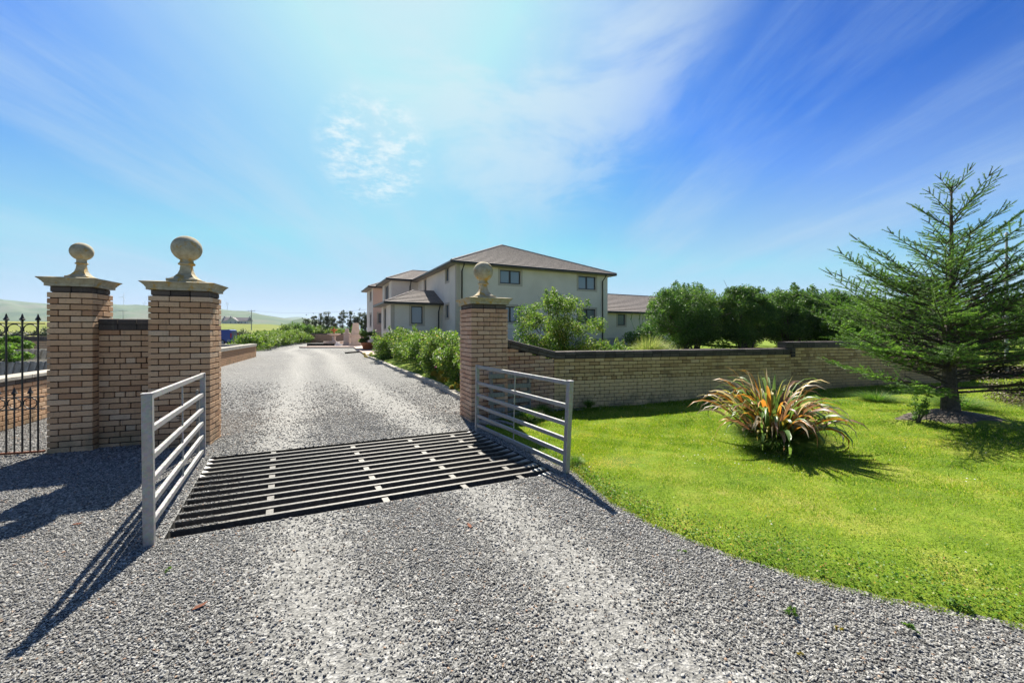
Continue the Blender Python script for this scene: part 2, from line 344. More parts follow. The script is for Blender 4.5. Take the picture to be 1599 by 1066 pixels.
# ---------------------------------------------------------------- ground sheets (a, b) frame follows the cattle grid's pit
O = np.array((-2.554, 2.918)); U = np.array((3.027, 1.379)); V_ = np.array((-1.10, 1.90))
def ab(x, y):
    M = np.linalg.inv(np.array([U, V_]).T); p = np.stack([np.asarray(x)-O[0], np.asarray(y)-O[1]]); return M[0, 0]*p[0]+M[0, 1]*p[1], M[1, 0]*p[0]+M[1, 1]*p[1]
def spaced(lo, hi, fine_lo, fine_hi, step, grow=1.18):
    a = list(np.linspace(0, 1, 9)); x = 1; s = step
    while x < hi: s = s*(grow if x > fine_hi else 1); x += s; a.append(x)
    x = 0; s = step
    while x > lo: s = s*(grow if x < fine_lo else 1); x -= s; a.append(x)
    return np.array(sorted(a))
def sheet(name, A, B, zf, m, kind='structure', keep=None, attrs=None):
    AA, BB = np.meshgrid(A, B); X = O[0]+AA*U[0]+BB*V_[0]; Y = O[1]+AA*U[1]+BB*V_[1]; Z = zf(X, Y)
    n = len(A); F = []
    ii, jj = np.meshgrid(np.arange(len(A)-1), np.arange(len(B)-1)); ii = ii.ravel(); jj = jj.ravel()
    ca = (A[ii]+A[ii+1])/2; cb = (B[jj]+B[jj+1])/2; ok = ~((ca > 0) & (ca < 1) & (cb > 0) & (cb < 1))
    if keep is not None: ok &= keep(O[0]+ca*U[0]+cb*V_[0], O[1]+ca*U[1]+cb*V_[1])
    ii = ii[ok]; jj = jj[ok]; q = jj*n+ii
    F = np.stack([q, q+1, q+1+n, q+n], 1)
    at = {k: f(X.ravel(), Y.ravel()) for k, f in (attrs or {}).items()}
    return put(name, raw_mesh(name, np.stack([X.ravel(), Y.ravel(), Z.ravel()], 1), F, m, smooth=True, attrs=at), kind=kind)
TR = [[(-.60, .6), (-.72, 1.73), (-1.13, 2.3), (-1.5, 2.9), (-1.7, 3.3)], [(1.1, .6), (.80, 1.6), (.55, 2.14), (.27, 2.76), (-.10, 3.5), (-.3, 3.9)],
      [(-2.6, 4.7), (-3.18, 5.5), (-5.13, 9.27), (-8.2, 15.25), (-13.5, 25.5), (-17.7, 31.5), (-22.5, 43)], [(-1.0, 5.9), (-1.44, 6.43), (-3.12, 9.27), (-6.61, 15.25), (-11.2, 24.88), (-17.3, 35)]]
def segd(x, y, pts):
    d = np.full(np.shape(x), 1e9)
    for (x0, y0), (x1, y1) in zip(pts[:-1], pts[1:]):
        t = np.clip(((x-x0)*(x1-x0)+(y-y0)*(y1-y0))/((x1-x0)**2+(y1-y0)**2), 0, 1); d = np.minimum(d, np.hypot(x-x0-t*(x1-x0), y-y0-t*(y1-y0)))
    return d
def dustf(x, y):
    r = np.zeros(np.shape(x))
    for i, t in enumerate(TR): r = np.maximum(r, np.clip(1-segd(x, y, t)/(.52 if i < 2 else .62), 0, 1)**.9)
    return r
def far_z(x, y):
    r = np.hypot(x, y); s = np.clip((r-75)/280, 0, 1); az = np.arctan2(x, y)
    return -.16+7.3*s*s*(3-2*s)*np.clip((-az-.30)/.25, 0, 1) + 2.5*np.clip((r-400)/3000, 0, 1)
sheet('ground', spaced(-3000, 3000, -12, 12, .5, 1.22), spaced(-60, 4500, -5, 30, .5, 1.16), far_z, FIELD)
def drv_keep(x, y):
    inl = (x > .15) & (x < 5) & (y < 7.9+.27*x) & (y > 3.0+(np.abs(x-1.0))*.1) & (y-4.3 > -1.86*(x-.95)+.1) & (x*.6+y > 5.0)
    return (x > -46) & (x < 9) & (y > -6) & (y < 54.6) & ~inl
sheet('driveway', spaced(-12, 12, -.9, 1.0, .045, 1.09), spaced(-4, 32, -1.3, 4, .06, 1.04), lambda x, y: .0*x, GRAVEL, keep=drv_keep, attrs={'dust': dustf})

# lawn: ruled surface from the curved gravel edge back to the wall line
FC = [(-.42, 6.20), (-.05, 5.6), (.33, 4.85), (.66, 4.22), (.74, 3.83), (.86, 3.48), (1.09, 3.08), (1.35, 2.79), (1.58, 2.58), (1.77, 2.44), (1.98, 2.32), (2.14, 2.21), (2.38, 2.12), (2.62, 2.02), (3.3, 1.7), (4.5, 1.1), (6, .3), (8, -1), (11, -3)]
BC = [(-.25, 7.42), (.85, 8.0), (6.73, 9.63), (16, 12.2)]
def along(P, n):
    P = np.array(P, float); d = np.r_[0, np.cumsum(np.hypot(*np.diff(P, axis=0).T))]; t = np.linspace(0, d[-1], n); return np.stack([np.interp(t, d, P[:, 0]), np.interp(t, d, P[:, 1])], 1), t/d[-1]
def lz(x, y, edge=1.0):
    wob = .012*np.sin(x*1.3+y*.7)+.010*np.sin(y*2.1-x)
    return .03+(wob+.07*np.clip((x-3)/5, 0, 1)-.10*np.clip((edge-1.9)/1.4, 0, 1)*np.clip((5.0-x)/2.5, 0, 1)*np.clip((x+.3)/.8, 0, 1))*np.clip(np.asarray(edge)/.25, 0, 1)
fa, tf = along(FC, 220); ba = np.stack([np.interp(np.linspace(0, 1, 220)**1.0, [0, .12, .62, 1], [p[i] for p in BC]) for i in (0, 1)], 1)
def rim(n_): return None
edge_wob = np.cumsum(rng.normal(0, .006, 220)); edge_wob -= np.linspace(edge_wob[0], edge_wob[-1], 220)
fn = np.gradient(fa, axis=0); fn = np.stack([fn[:, 1], -fn[:, 0]], 1); fn /= np.linalg.norm(fn, axis=1)[:, None]
fa = fa+fn*np.clip(edge_wob, -.06, .06)[:, None]
S = np.r_[0, .012, .03, .06, np.linspace(.1, 1, 60)]
LX = fa[None, :, 0]*(1-S[:, None])+ba[None, :, 0]*S[:, None]; LY = fa[None, :, 1]*(1-S[:, None])+ba[None, :, 1]*S[:, None]
mound = lambda x, y: .16*np.exp(-((x-6.95)**2+(y-6.25)**2)/.5)
LZ = .008+lz(LX, LY, S[:, None]*np.hypot(ba[:, 0]-fa[:, 0], ba[:, 1]-fa[:, 1])[None])*np.clip(S[:, None]*30, 0, 1)+mound(LX, LY); LZ[0] = -.02
LZ = np.maximum(LZ, np.where(S[:, None] > .2, -.09, -.03))
def lawn_z(i, s):      # bilinear lookup for blades
    j = np.interp(s, S, np.arange(len(S))); j0 = np.clip(j.astype(int), 0, len(S)-2); f = j-j0; i0 = np.clip(i.astype(int), 0, 218); g = i-i0
    L4 = lambda A: (A[j0, i0]*(1-g)+A[j0, i0+1]*g)*(1-f)+(A[j0+1, i0]*(1-g)+A[j0+1, i0+1]*g)*f
    return L4(LX), L4(LY), L4(LZ)
q = (np.arange(len(S)-1)[:, None]*220+np.arange(219)[None]).ravel(); F = np.stack([q, q+1, q+221, q+220], 1)
# ground under the sheet: the low part of the lawn lies lower than the gravel, so the gravel stops at its edge
put('lawn', raw_mesh('lawn', np.stack([LX.ravel(), LY.ravel(), LZ.ravel()], 1), F, TURF, smooth=True), kind='structure')
# ---------------------------------------------------------------- brick pillars with caps and ball finials
def pillar(label, corner, phi, wx, wy, ztop, nc, m, ballr, ballz, seed, group='brick gate pillars with stone balls'):
    random.seed(seed); phi = R(phi); ux, uy = cos(phi), sin(phi)
    cx = corner[0]+ux*wx/2-uy*wy/2; cy = corner[1]+uy*wx/2+ux*wy/2
    t = thing('gate_pillar', label, 'pillar', (cx, cy, 0), phi, group)
    a, b = wx/2, wy/2; bw = .1025
    for k in range(nc):
        z = ztop-.0325-k*.075
        def run(x0, x1, y, rot=0, ax='x'):
            n = max(1, round((x1-x0+.01)/.225)); l = (x1-x0+.01)/n-.01
            for i in range(n):
                c_ = x0+l/2+i*(l+.01)
                brick(t, c_ if ax == 'x' else y, y if ax == 'x' else c_, z, l, bw, m, 0 if ax == 'x' else pi/2)
        if k % 2 == 0:
            run(-a, a, -b+bw/2); run(-a, a, b-bw/2); run(-b+bw+.01, b-bw-.01, -a+bw/2, ax='y'); run(-b+bw+.01, b-bw-.01, a-bw/2, ax='y')
        else:
            run(-b, b, -a+bw/2, ax='y'); run(-b, b, a-bw/2, ax='y'); run(-a+bw+.01, a-bw-.01, -b+bw/2); run(-a+bw+.01, a-bw-.01, b-bw/2)
    a2, b2 = a-.02, b-.02; zt = ztop+.01+.0325
    for sy in (-1, 1):
        n = round(2*a2/.225); l = (2*a2+.01)/n-.01
        for i in range(n): brick(t, -a2+l/2+i*(l+.01), sy*(b2-bw/2), zt, l, bw, BR_DARK)
    for sx in (-1, 1):
        n = max(1, round((2*b2-.21)/.225)); l = (2*b2-.225+.01)/n-.01
        for i in range(n): brick(t, sx*(a2-bw/2), -b2+bw+.01+l/2+i*(l+.01), zt, l, bw, BR_DARK, pi/2)
    MB().box((-a+.02, -b+.02, -.25), (a-.02, b-.02, ztop+.002)).box((-a2+.012, -b2+.012, ztop+.004), (a2-.012, b2-.012, ztop+.078)).put('mortar', MORTAR, t)
    z0 = ztop+.08; e = .018
    pf = [(a+e-.01, b+e-.01, z0), (a+e, b+e, z0), (a+e, b+e, z0+.034), (a+e+.006, b+e+.006, z0+.036), (a+.030, b+.030, z0+.048), (a+.034, b+.034, z0+.060), (a+.040, b+.040, z0+.062), (a+.050, b+.050, z0+.078), (a+.068, b+.068, z0+.094), (a+.070, b+.070, z0+.104), (a-.02, b-.02, z0+.118), (.12, .12, z0+.122)]
    MB().loft(pf).put('cap', STONE, t)
    zc = z0+.112; s = ballr/.172; h = ballz-ballr-zc
    zb = zc+.05*s; q = MB().loft([(.165*s, .165*s, zc-.01), (.17*s, .17*s, zb-.005), (.165*s, .165*s, zb)])
    q.loft([(.150*s, .150*s, zb-.001), (.108*s, .108*s, zb+h*.10), (.076*s, .076*s, zb+h*.25), (.060*s, .060*s, zb+h*.42), (.054*s, .054*s, zb+h*.60), (.053*s, .053*s, zb+h*.66)])
    zn = zb+h*.64; q.lathe([(.056*s, zn), (.088*s, zn+.006), (.096*s, zn+.016*s), (.096*s, zn+.024*s), (.086*s, zn+.034*s), (.076*s, zn+.045*s), (.072*s, ballz-ballr*.88)], 28)
    f = q.put('finial_base', STONE, t)
    pr_ = [(max(.004, ballr*sin(pi*i/20)), ballz-ballr*cos(pi*i/20)) for i in range(21)]
    MB().lathe(pr_, 36).put('ball', STONE, f, smooth=True)
    return t
pillar('brick pillar beside the black iron gate, with the smallest stone ball on its cap', (-5.785, 4.95), 20, .44, .44, 2.015, 28, BR_TAN, .116, 2.571, 11)
pillar('tan brick pillar just behind the left steel side rail, topped by a large lichened stone ball', (-4.68, 5.12), 20, .665, .44, 1.985, 28, BR_TAN, .172, 2.653, 12)
pillar('pinkish brick pillar where the low garden wall starts, standing right of the driveway', (-.68, 6.65), 24, .665, .665, 1.912, 27, BR_PINK, .175, 2.589, 13)

# ---------------------------------------------------------------- straight brick runs
def wall_run(t, x0, y0, ang, Ln, ztop, nc, m, front=True, thick=.215, hdr=6, hoff=5, cutline=None, mats=None, back_stuff=True, budget=300, used=None, off=0.0):
    """bricks of a run in the local frame of t: face towards -normal, thickness behind it"""
    items = []; bk = []
    c_, s_ = cos(ang), sin(ang)
    P = lambda a, d: (x0+c_*a-s_*d, y0+s_*a+c_*d)
    for k in range(nc):
        z = ztop-.0325-k*.075; hr = (k % hdr) == hoff; pitch = .1125 if hr else .225; l0 = pitch-.0115
        st = (-.056 if hr else (-.1125 if (k % 2) else 0.0))+off
        i = 0; a = st
        while a < Ln-.02:
            b0, b1 = max(a, 0), min(a+l0, Ln)
            if cutline is not None:
                while b1-b0 > .03 and (z-.005 > cutline(b1) or z+.0325 > cutline((b0+b1)/2)+.03): b1 -= .015
            if b1-b0 > .035:
                items.append((b0, b1, z, hr))
            a += pitch
    for b0, b1, z, hr in items:
        x, y = P((b0+b1)/2, .1025/2); bx, by = P((b0+b1)/2, thick-.1025/2)
        if used is not None and len(used) < budget and front:
            used.append(1); brick(t, x, y, z, b1-b0, .1025, m, ang)
        else: bk.append((x, y, z, b1-b0, .1025, ang))
        if back_stuff: bk.append((bx, by, z, b1-b0, .1025, ang))
    return bk
def core(q, x0, y0, ang, Ln, thick, z0, prof, ins=.02):      # prof: list of (a, ztop)
    c_, s_ = cos(ang), sin(ang); P = lambda a, d, z: (x0+c_*a-s_*d, y0+s_*a+c_*d, z)
    for (a0, h0), (a1, h1) in zip(prof[:-1], prof[1:]):
        vs = [P(a0, ins, z0), P(a1, ins, z0), P(a1, thick-ins, z0), P(a0, thick-ins, z0), P(a0, ins, h0), P(a1, ins, h1), P(a1, thick-ins, h1), P(a0, thick-ins, h0)]
        q.add(vs, [(3,2,1,0),(4,5,6,7),(0,1,5,4),(1,2,6,5),(2,3,7,6),(3,0,4,7)])
_cm = {}
def cope(t, p, q_, ang, thick, depth=.072, row2=.065, Ln=None, name='coping_brick', mt=None, proud=.014, pitch=.225):
    """two courses of dark coping bricks following p->q (3D points along the wall's front line)"""
    mt = mt or BR_DARK; p = Vector(p); q_ = Vector(q_); L_ = (q_-p).length; n = max(1, round(L_/pitch)); l = L_/n-.008; d = (q_-p)/L_
    slope = math.atan2(d.z, math.hypot(d.x, d.y)); nv = Vector((-sin(ang), cos(ang), 0)); upv = Vector((-sin(slope)*cos(ang), -sin(slope)*sin(ang), cos(slope)))
    key1 = (round(l, 3), thick, 1); key2 = (round(l, 3), thick, 2)
    if key1 not in _cm:
        hx, hy = l/2, thick/2+proud; q1 = MB()
        pf = [(-hy, 0), (-hy, depth*.62), (-hy+.012, depth*.88), (-hy+.035, depth), (hy-.035, depth), (hy-.012, depth*.88), (hy, depth*.62), (hy, 0)]
        vs = [(sx*hx, y, z) for sx in (-1, 1) for y, z in pf]; k = len(pf)
        q1.add(vs, [tuple(range(k)), tuple(range(2*k-1, k-1, -1))]+[(i, i+k, (i+1) % k+k, (i+1) % k) for i in range(k)])
        _cm[key1] = q1.mesh('coping_brick', mt); _cm[key2] = MB().box((-hx, -thick/2-proud+.006, 0), (hx, thick/2+proud-.006, row2)).mesh('coping_brick', mt, bevel=.003)
    ce = nv*thick/2+upv*(row2/2+.006); MB().bar(p+ce+d*.006, q_+ce-d*.006, thick+.004, row2+.03, upv).put('coping_mortar', MORTAR, t)
    for i in range(n):
        c_ = p+d*((i+.5)*L_/n)+nv*thick/2
        for me, off in ((_cm[key2], 0), (_cm[key1], row2+.008)):
            o = bpy.data.objects.new(name, me); col.objects.link(o); o.parent = t; o.location = c_+upv*off+Vector((0, 0, J(.0015)))
            o.rotation_euler = Matrix.Rotation(ang, 3, 'Z').__matmul__(Matrix.Rotation(-slope+J(.003), 3, 'Y')).to_euler()
    return n
random.seed(21)
# panel between the two left pillars
t = thing('brick_wall', 'narrow brick wall panel with dark coping filling the gap between the two left pillars', 'wall', (-5.41, 5.21, 0), R(20))
used = []; bk = wall_run(t, 0, 0, 0, .86, 1.545, 22, BR_TAN, used=used, hdr=6, hoff=5)
join_bricks('rear_bricks', bk, BR_TAN, t); q = MB(); core(q, 0, 0, 0, .86, .215, -.1, [(0, 1.54), (.86, 1.54)]); q.put('mortar', MORTAR, t)
cope(t, (0, 0, 1.55), (.80, 0, 1.55), 0, .215)
# low garden wall on the right: ramp down, bend, long level run
A1 = math.atan2(.58, 1.10); L1 = math.hypot(1.10, .58); A2 = R(15.5); L2 = 6.12
t = thing('garden_wall', 'long low buff brick wall with dark coping that ramps down from the right pillar behind the lawn', 'wall', (-.25, 7.42, 0))
used = []; cut = lambda a: 1.215-.242*min(max((a-.25)/(L1-.25), 0), 1)-.012 + (.0 if a > .25 else (.25-a)*.21)
bk = wall_run(t, 0, 0, A1, L1, 1.348, 21, BR_PINK, used=used, cutline=cut, hoff=10, hdr=12)
x2, y2 = 1.10, .58
bk2 = wall_run(t, x2, y2, A2, L2, .973, 16, BR_BUFF, used=used, hoff=5, hdr=6)
join_bricks('rear_bricks', bk, BR_PINK, t); join_bricks('further_bricks', bk2, BR_BUFF, t)
q = MB(); core(q, 0, 0, A1, L1+.0, .213, -.25, [(0, cut(0)-.005), (.25, cut(.25)-.005), (L1, cut(L1)-.005)]); core(q, x2, y2, A2, L2, .215, -.25, [(0, .968), (L2, .968)]); q.put('mortar', MORTAR, t)
cs = lambda a, z: (cos(A1)*a, sin(A1)*a, z)
cope(t, cs(.03, 1.27), cs(L1+.02, .982), A1, .215)
cope(t, (x2+.01, y2, .979), (x2+cos(A2)*(L2-.02), y2+sin(A2)*(L2-.02), .979), A2, .215)
xs, ys = x2+cos(A2)*L2-.25, y2+sin(A2)*L2+7.42
t = thing('garden_wall', 'taller buff brick wall stepping up behind the spruce at the end of the low wall', 'wall', (xs, ys, 0), A2)
used = []; bk = wall_run(t, .0, 0, 0, 6.6, 1.13, 18, BR_BUFF, used=used, hoff=2, hdr=6)
bk = join_bricks('further_bricks', bk, BR_BUFF, t); q = MB(); core(q, 0, 0, 0, 6.6, .215, -.25, [(0, 1.125), (6.6, 1.125)]); q.put('mortar', MORTAR, t)
cope(t, (-.16, 0, 1.136), (6.6, 0, 1.136), 0, .215)
for k in range(3): brick(t, .05, .1-.012, 1.095-k*.075, .12, .20, BR_DARK, dy=-.02)

# ---------------------------------------------------------------- galvanised side rails of the cattle grid
def side_rail(label, n0, n1, f0, f1, hs, wn, wf, capz):
    """n0,n1 near post foot and head, f0,f1 far post foot and head, hs rail heights as fractions along the posts"""
    base = Vector(((n0[0]+f0[0])/2, (n0[1]+f0[1])/2, 0)); t = thing('side_rail', label, 'steel rail', base, 0, 'steel side rails of the cattle grid')
    loc = lambda p: Vector(p)-base
    n0, n1, f0, f1 = map(loc, (n0, n1, f0, f1)); dr = (f0-n0).normalized()
    MB().bar(n0+Vector((0, 0, -.1)), n1, wn, wn, dr).put('post', STEEL, t, bevel=.004)
    MB().bar(n1, n1+Vector((0, 0, .004)), wn+.006, wn+.006, dr).put('post_cap', STEEL, t)
    MB().bar(f0+Vector((0, 0, -.1)), f1, wf, wf, dr).put('post', STEEL, t, bevel=.004)
    for a, b in hs:
        p = n0.lerp(n1, a)+dr*wn*.5; q_ = f0.lerp(f1, b)-dr*wf*.5
        MB().bar(p, q_, .030, .045).put('rail', STEEL, t, bevel=.003)
    p = (n0.lerp(n1, hs[-1][0])+f0.lerp(f1, hs[-1][1]))/2; q_ = (n0.lerp(n1, hs[0][0])+f0.lerp(f1, hs[0][1]))/2
    MB().bar(p, q_, .012, .012, dr).put('tie_rod', STEEL, t)
HN = [.975, .752, .562, .405, .258, .125]
side_rail('six-rail galvanised side rail left of the cattle grid, in front of the tan pillar', (-2.585, 2.84, 0), (-2.60, 2.84, 1.08), (-3.78, 4.873, 0), (-3.76, 4.84, 1.02), [(a, b) for a, b in zip(HN, [.975, .745, .57, .41, .25, .075])], .060, .05, 0)
side_rail('six-rail galvanised side rail on the lawn side of the cattle grid', (.575, 4.28, 0), (.615, 4.22, 1.0), (-.545, 6.14, 0), (-.53, 6.12, 1.01), [(a, b) for a, b in zip([.975, .728, .534, .367, .217, .085], [.975, .73, .545, .38, .235, .09])], .058, .048, 0)

# ---------------------------------------------------------------- cattle grid over its pit
gt = thing('cattle_grid', 'black cattle grid of parallel steel bars set in the gravel between the two side rails', 'cattle grid', (O[0], O[1], 0))
P2 = lambda a, b, z=0: Vector((U[0]*a+V_[0]*b, U[1]*a+V_[1]*b, z))
q = MB(); D_ = -.8
c4 = [P2(0, 0), P2(1, 0), P2(1, 1), P2(0, 1)]; vs = [Vector((p.x, p.y, z)) for z in (-.001, D_) for p in c4]
q.add(vs, [(0,1,5,4),(1,2,6,5),(2,3,7,6),(3,0,4,7),(4,5,6,7)]); pit = q.put('pit', PITM, gt)
nb = 13
for i in range(nb):
    b = (i+.92)/(nb+.75); d = P2(1, 0).normalized()
    q = MB(); p0 = P2(.004, b); p1 = P2(.996, b)
    q.bar(p0+Vector((0, 0, -.006)), p1+Vector((0, 0, -.006)), .034, .012); q.bar(p0+Vector((0, 0, -.06)), p1+Vector((0, 0, -.06)), .010, .096); q.bar(p0+Vector((0, 0, -.114)), p1+Vector((0, 0, -.114)), .050, .012)
    q.put('grid_bar', WORN, gt)
for j, a in enumerate((.20, .475, .70, .885)):
    for i in range(nb+1):
        if (i % 2) == (1 if j == 0 else 0):
            b0 = 0.004 if i == 0 else (i+.92-1)/(nb+.75)+.0125; b1 = .996 if i == nb else (i+.92)/(nb+.75)-.0125
            MB().bar(P2(a, b0, -.014), P2(a, b1, -.014), .055, .012).put('spacer_plate', WORN, gt)
    MB().bar(P2(a, 0, -.2), P2(a, 1, -.2), .07, .15).put('cross_beam', PITM, gt)
for a0, a1 in ((.0, .035), (1.0, .93)):
    for i in range(nb+1):
        b0 = 0.004 if i == 0 else (i+.92-1)/(nb+.75)+.016; b1 = .99 if i == nb else (i+.92)/(nb+.75)-.016
        if a0 == 0 and i < 9: continue
        q = MB(); q.add([P2(a0, b0, -.008), P2(a0, b1, -.008), P2(a1, b1, -.05), P2(a1, b0, -.05), P2(a0, b0, -.012), P2(a0, b1, -.012), P2(a1, b1, -.056), P2(a1, b0, -.056)], [(0,1,2,3),(7,6,5,4),(2,3,7,6)]); q.put('end_plate', STEEL, gt)

# ---------------------------------------------------------------- weathered timber frame behind the right rail, stake behind the left one
t = thing('pallet', 'grey weathered timber pallet leaning against the brickwork behind the right side rail', 'pallet', (-.33, 6.72, 0))
e = Vector((.66, .70, 0)); 
for s in (0, 1): MB().bar(e*s+Vector((0, 0, -.02)), e*s+Vector((-.03, .05, .84-.10*s)), .055, .03, e).put('upright', WOOD, t)
for z in (.10, .20, .34, .46, .60, .78): MB().bar(e*-.08+Vector((-.004, -.03, z)), e*1.03+Vector((-.004, -.03, z-.07)), .018, .075).put('slat', WOOD, t)
t = thing('timber_stake', 'short pale timber stake fixed against the tan pillar behind the left rail', 'stake', (-3.93, 4.99, 0))
MB().bar((0, 0, -.05), (0, 0, .72), .04, .03, (1, .3, 0)).put('stake_post', WOOD, t); MB().bar((.0, -.03, .66), (.01, -.03, .80), .035, .015, (1, .3, 0)).put('peg', WOOD, t)
MB().tube([(.05, -.03, .42), (.0, -.03, .425), (-.3, .04, .43)], .006, 5).put('cable', IRON, t)
for i, (x0, y0, x1, y1, lb) in enumerate([(-.55, 6.55, -.15, 6.15, 'thicker weathered pole lying on the ground at the foot of the right pillar'), (-.30, 6.62, .02, 6.30, 'thinner split pole lying beside the thicker one by the right pillar')]):
    MB().tube([(x0, y0, .05), ((x0+x1)/2, (y0+y1)/2+.01, .055), (x1, y1, .05)], .035-.01*i, 8).put('fallen_pole', WOOD, None, smooth=True, label=lb, cat='pole', group='poles on the ground')

# ---------------------------------------------------------------- wrought-iron gate at the far left
t = thing('iron_gate', 'black wrought iron gate with spear tops at the left edge, hung from the brick pillar', 'gate', (-5.83, 4.97, 0), R(180+16.5))
W_ = 1.75
for z in (1.622, 1.478, .715, .565): MB().box((0, -.006, z-.006), (W_, .006, z+.006)).put('rail', IRON, t)
MB().box((0, -.012, .02), (W_, .012, .045)).put('bottom_rail', RUST, t)
def spear(z, s=1.0): return [(.004, z-.004), (.012, z), (.014, z+.012*s), (.006, z+.018*s), (.024, z+.024*s), (.028, z+.034*s), (.020, z+.046*s), (.012, z+.066*s), (.009, z+.085*s), (.002, z+.105*s)]
_sp = MB().lathe(spear(0), 8).mesh('spear_head', IRON); _ring = MB().tube([(.064*cos(2*pi*i/20), 0, .064*sin(2*pi*i/20)) for i in range(21)], .006, 6, False).mesh('ring', IRON)
_bar = MB().tube([(0, 0, .03), (0, 0, 1.64)], .0095, 8).mesh('bar', IRON); _sb = MB().tube([(0, 0, .03), (0, 0, .735)], .008, 8).mesh('short_bar', IRON)
_stile = MB().box((-.018, -.018, 0), (.018, .018, 1.66)).mesh('stile', IRON)
i = 0; x = .065
while x < W_:
    b = put('bar', _bar, t, (x, 0, 0)); put('spear_head', _sp, b, (0, 0, 1.64))
    b = put('short_bar', _sb, t, (x+.075, 0, 0)); put('spear_head', _sp, b, (0, 0, .735))
    put('ring', _ring, t, (x+.075, 0, 1.55)); put('ring', _ring, t, (x+.075, 0, .64)); x += .15
# ---------------------------------------------------------------- beyond the iron gate: bed wall, planters, rear wall
random.seed(31)
dA = math.atan2(.97, -.44)
t = thing('brick_wall', 'knee-high brick wall with added pale slabs painting its sunlit top, seen through the iron gate', 'wall', (-7.30, 5.05, 0), dA+0)
used = []; bk = wall_run(t, 0, -.0, 0, 4.6, .68, 10, BR_TAN, used=used, hoff=4, hdr=6)
join_bricks('rear_bricks', bk, BR_TAN, t); q = MB(); core(q, 0, 0, 0, 4.6, .215, -.1, [(0, .675), (4.6, .675)]); q.put('mortar', MORTAR, t)
for i in range(20): brick(t, .115+i*.229, .1075, .72, .217, .23, BR_DARK)
for i in range(8): MB().box((i*.575+.004, -.03, .757), (i*.575+.571, .30, .815)).put('sunlit_top_slab', CONC, t, bevel=.006)  # added pale slabs imitate sun glinting on the dark brick coping
def wall_simple(name, label, p, q_, ztop, m, cat='wall', th=.22, z0=-.05, cope_m=None, bricks=True, kindb='bricks'):
    p = Vector((*p, 0)); q_ = Vector((*q_, 0)); a = math.atan2(q_.y-p.y, q_.x-p.x); Ln = (q_-p).length
    t = thing(name, label, cat, p, a); n = max(1, int((ztop-.15-z0)/.075)); items = []
    items = wall_run(t, 0, 0, 0, Ln, ztop-.15, n, m); join_bricks(kindb, items, m, t)
    MB().box((0, .012, z0), (Ln, th-.012, ztop-.153)).put('mortar', MORTAR, t)
    k = int(Ln/.6); l = Ln/k
    if cope_m is None:
        for i in range(k): MB().box((i*l+.004, -.02, ztop-.145), (i*l+l-.004, th+.02, ztop)).put('coping_block', BR_DARK, t)
    else:
        for i in range(k): MB().box((i*l+.004, -.04, ztop-.145), (i*l+l-.004, th+.10, ztop)).put('coping_block', cope_m, t)
    return t
wall_simple('brick_wall', 'far brick boundary wall with dark coping seen between the bars of the iron gate', (-10.5, 12.4), (-20.5, 13.6), 1.37, BR_TAN).rotation_euler[2]
wall_simple('retaining_wall', 'tan brick retaining wall with concrete top left of the driveway beyond the pillars', (-9.6, 10.1), (-15.57, 24.24), .80, BR_TAN, cope_m=CONC)
wall_simple('retaining_wall', 'short return of the retaining wall running left from its far end beside the van', (-15.72, 24.40), (-21.6, 25.4), .74, BR_TAN, cope_m=CONC)
wall_simple('brick_wall', 'distant brick wall with dark coping closing the far end of the driveway', (-31.0, 55.3), (-20.6, 55.3), 1.32, BR_PINK)
# planting bed inside the retaining wall
bed = MB(); bed.add([(-9.9, 10.2, .62), (-15.9, 24.4, .62), (-21.6, 25.3, .62), (-24, 18, .62), (-20.0, 14.2, .62)], [(0, 4, 3, 2, 1)]); bed.put('planting_bed', SOIL, kind='structure')
# striped planters beyond the iron gate
def planter(label, x, y, z, rz, Ln, h_=.32, dep=.6):
    t = thing('planter', label, 'planter', (x, y, 0), rz, 'ribbed concrete planters behind the iron gate')
    q = MB(); q.box((0, 0, 0), (Ln, .06, z+h_)); q.box((0, dep-.06, 0), (Ln, dep, z+h_)); q.box((0, .062, 0), (.06, dep-.062, z+h_)); q.box((Ln-.06, .062, 0), (Ln, dep-.062, z+h_)); q.box((.06, .061, 0), (Ln-.06, dep-.061, z+h_-.06)); q.put('trough', CONC, t)
    n = int(Ln/.13)
    for i in range(n): 
        a = (i+.5)*Ln/n; MB().bar((a-.03, -.016, z+.02), (a+.03, -.016, z+h_-.02), .05, .03, (0, 1, 0)).put('rib', CONC, t)
    return t
planter('near ribbed concrete planter in the raised bed behind the iron gate', -12.3, 8.4, .55, R(15), 3.0)
planter('further ribbed concrete planter with dark gaps, behind the near one at the iron gate', -12.6, 10.0, .75, R(12), 3.2)

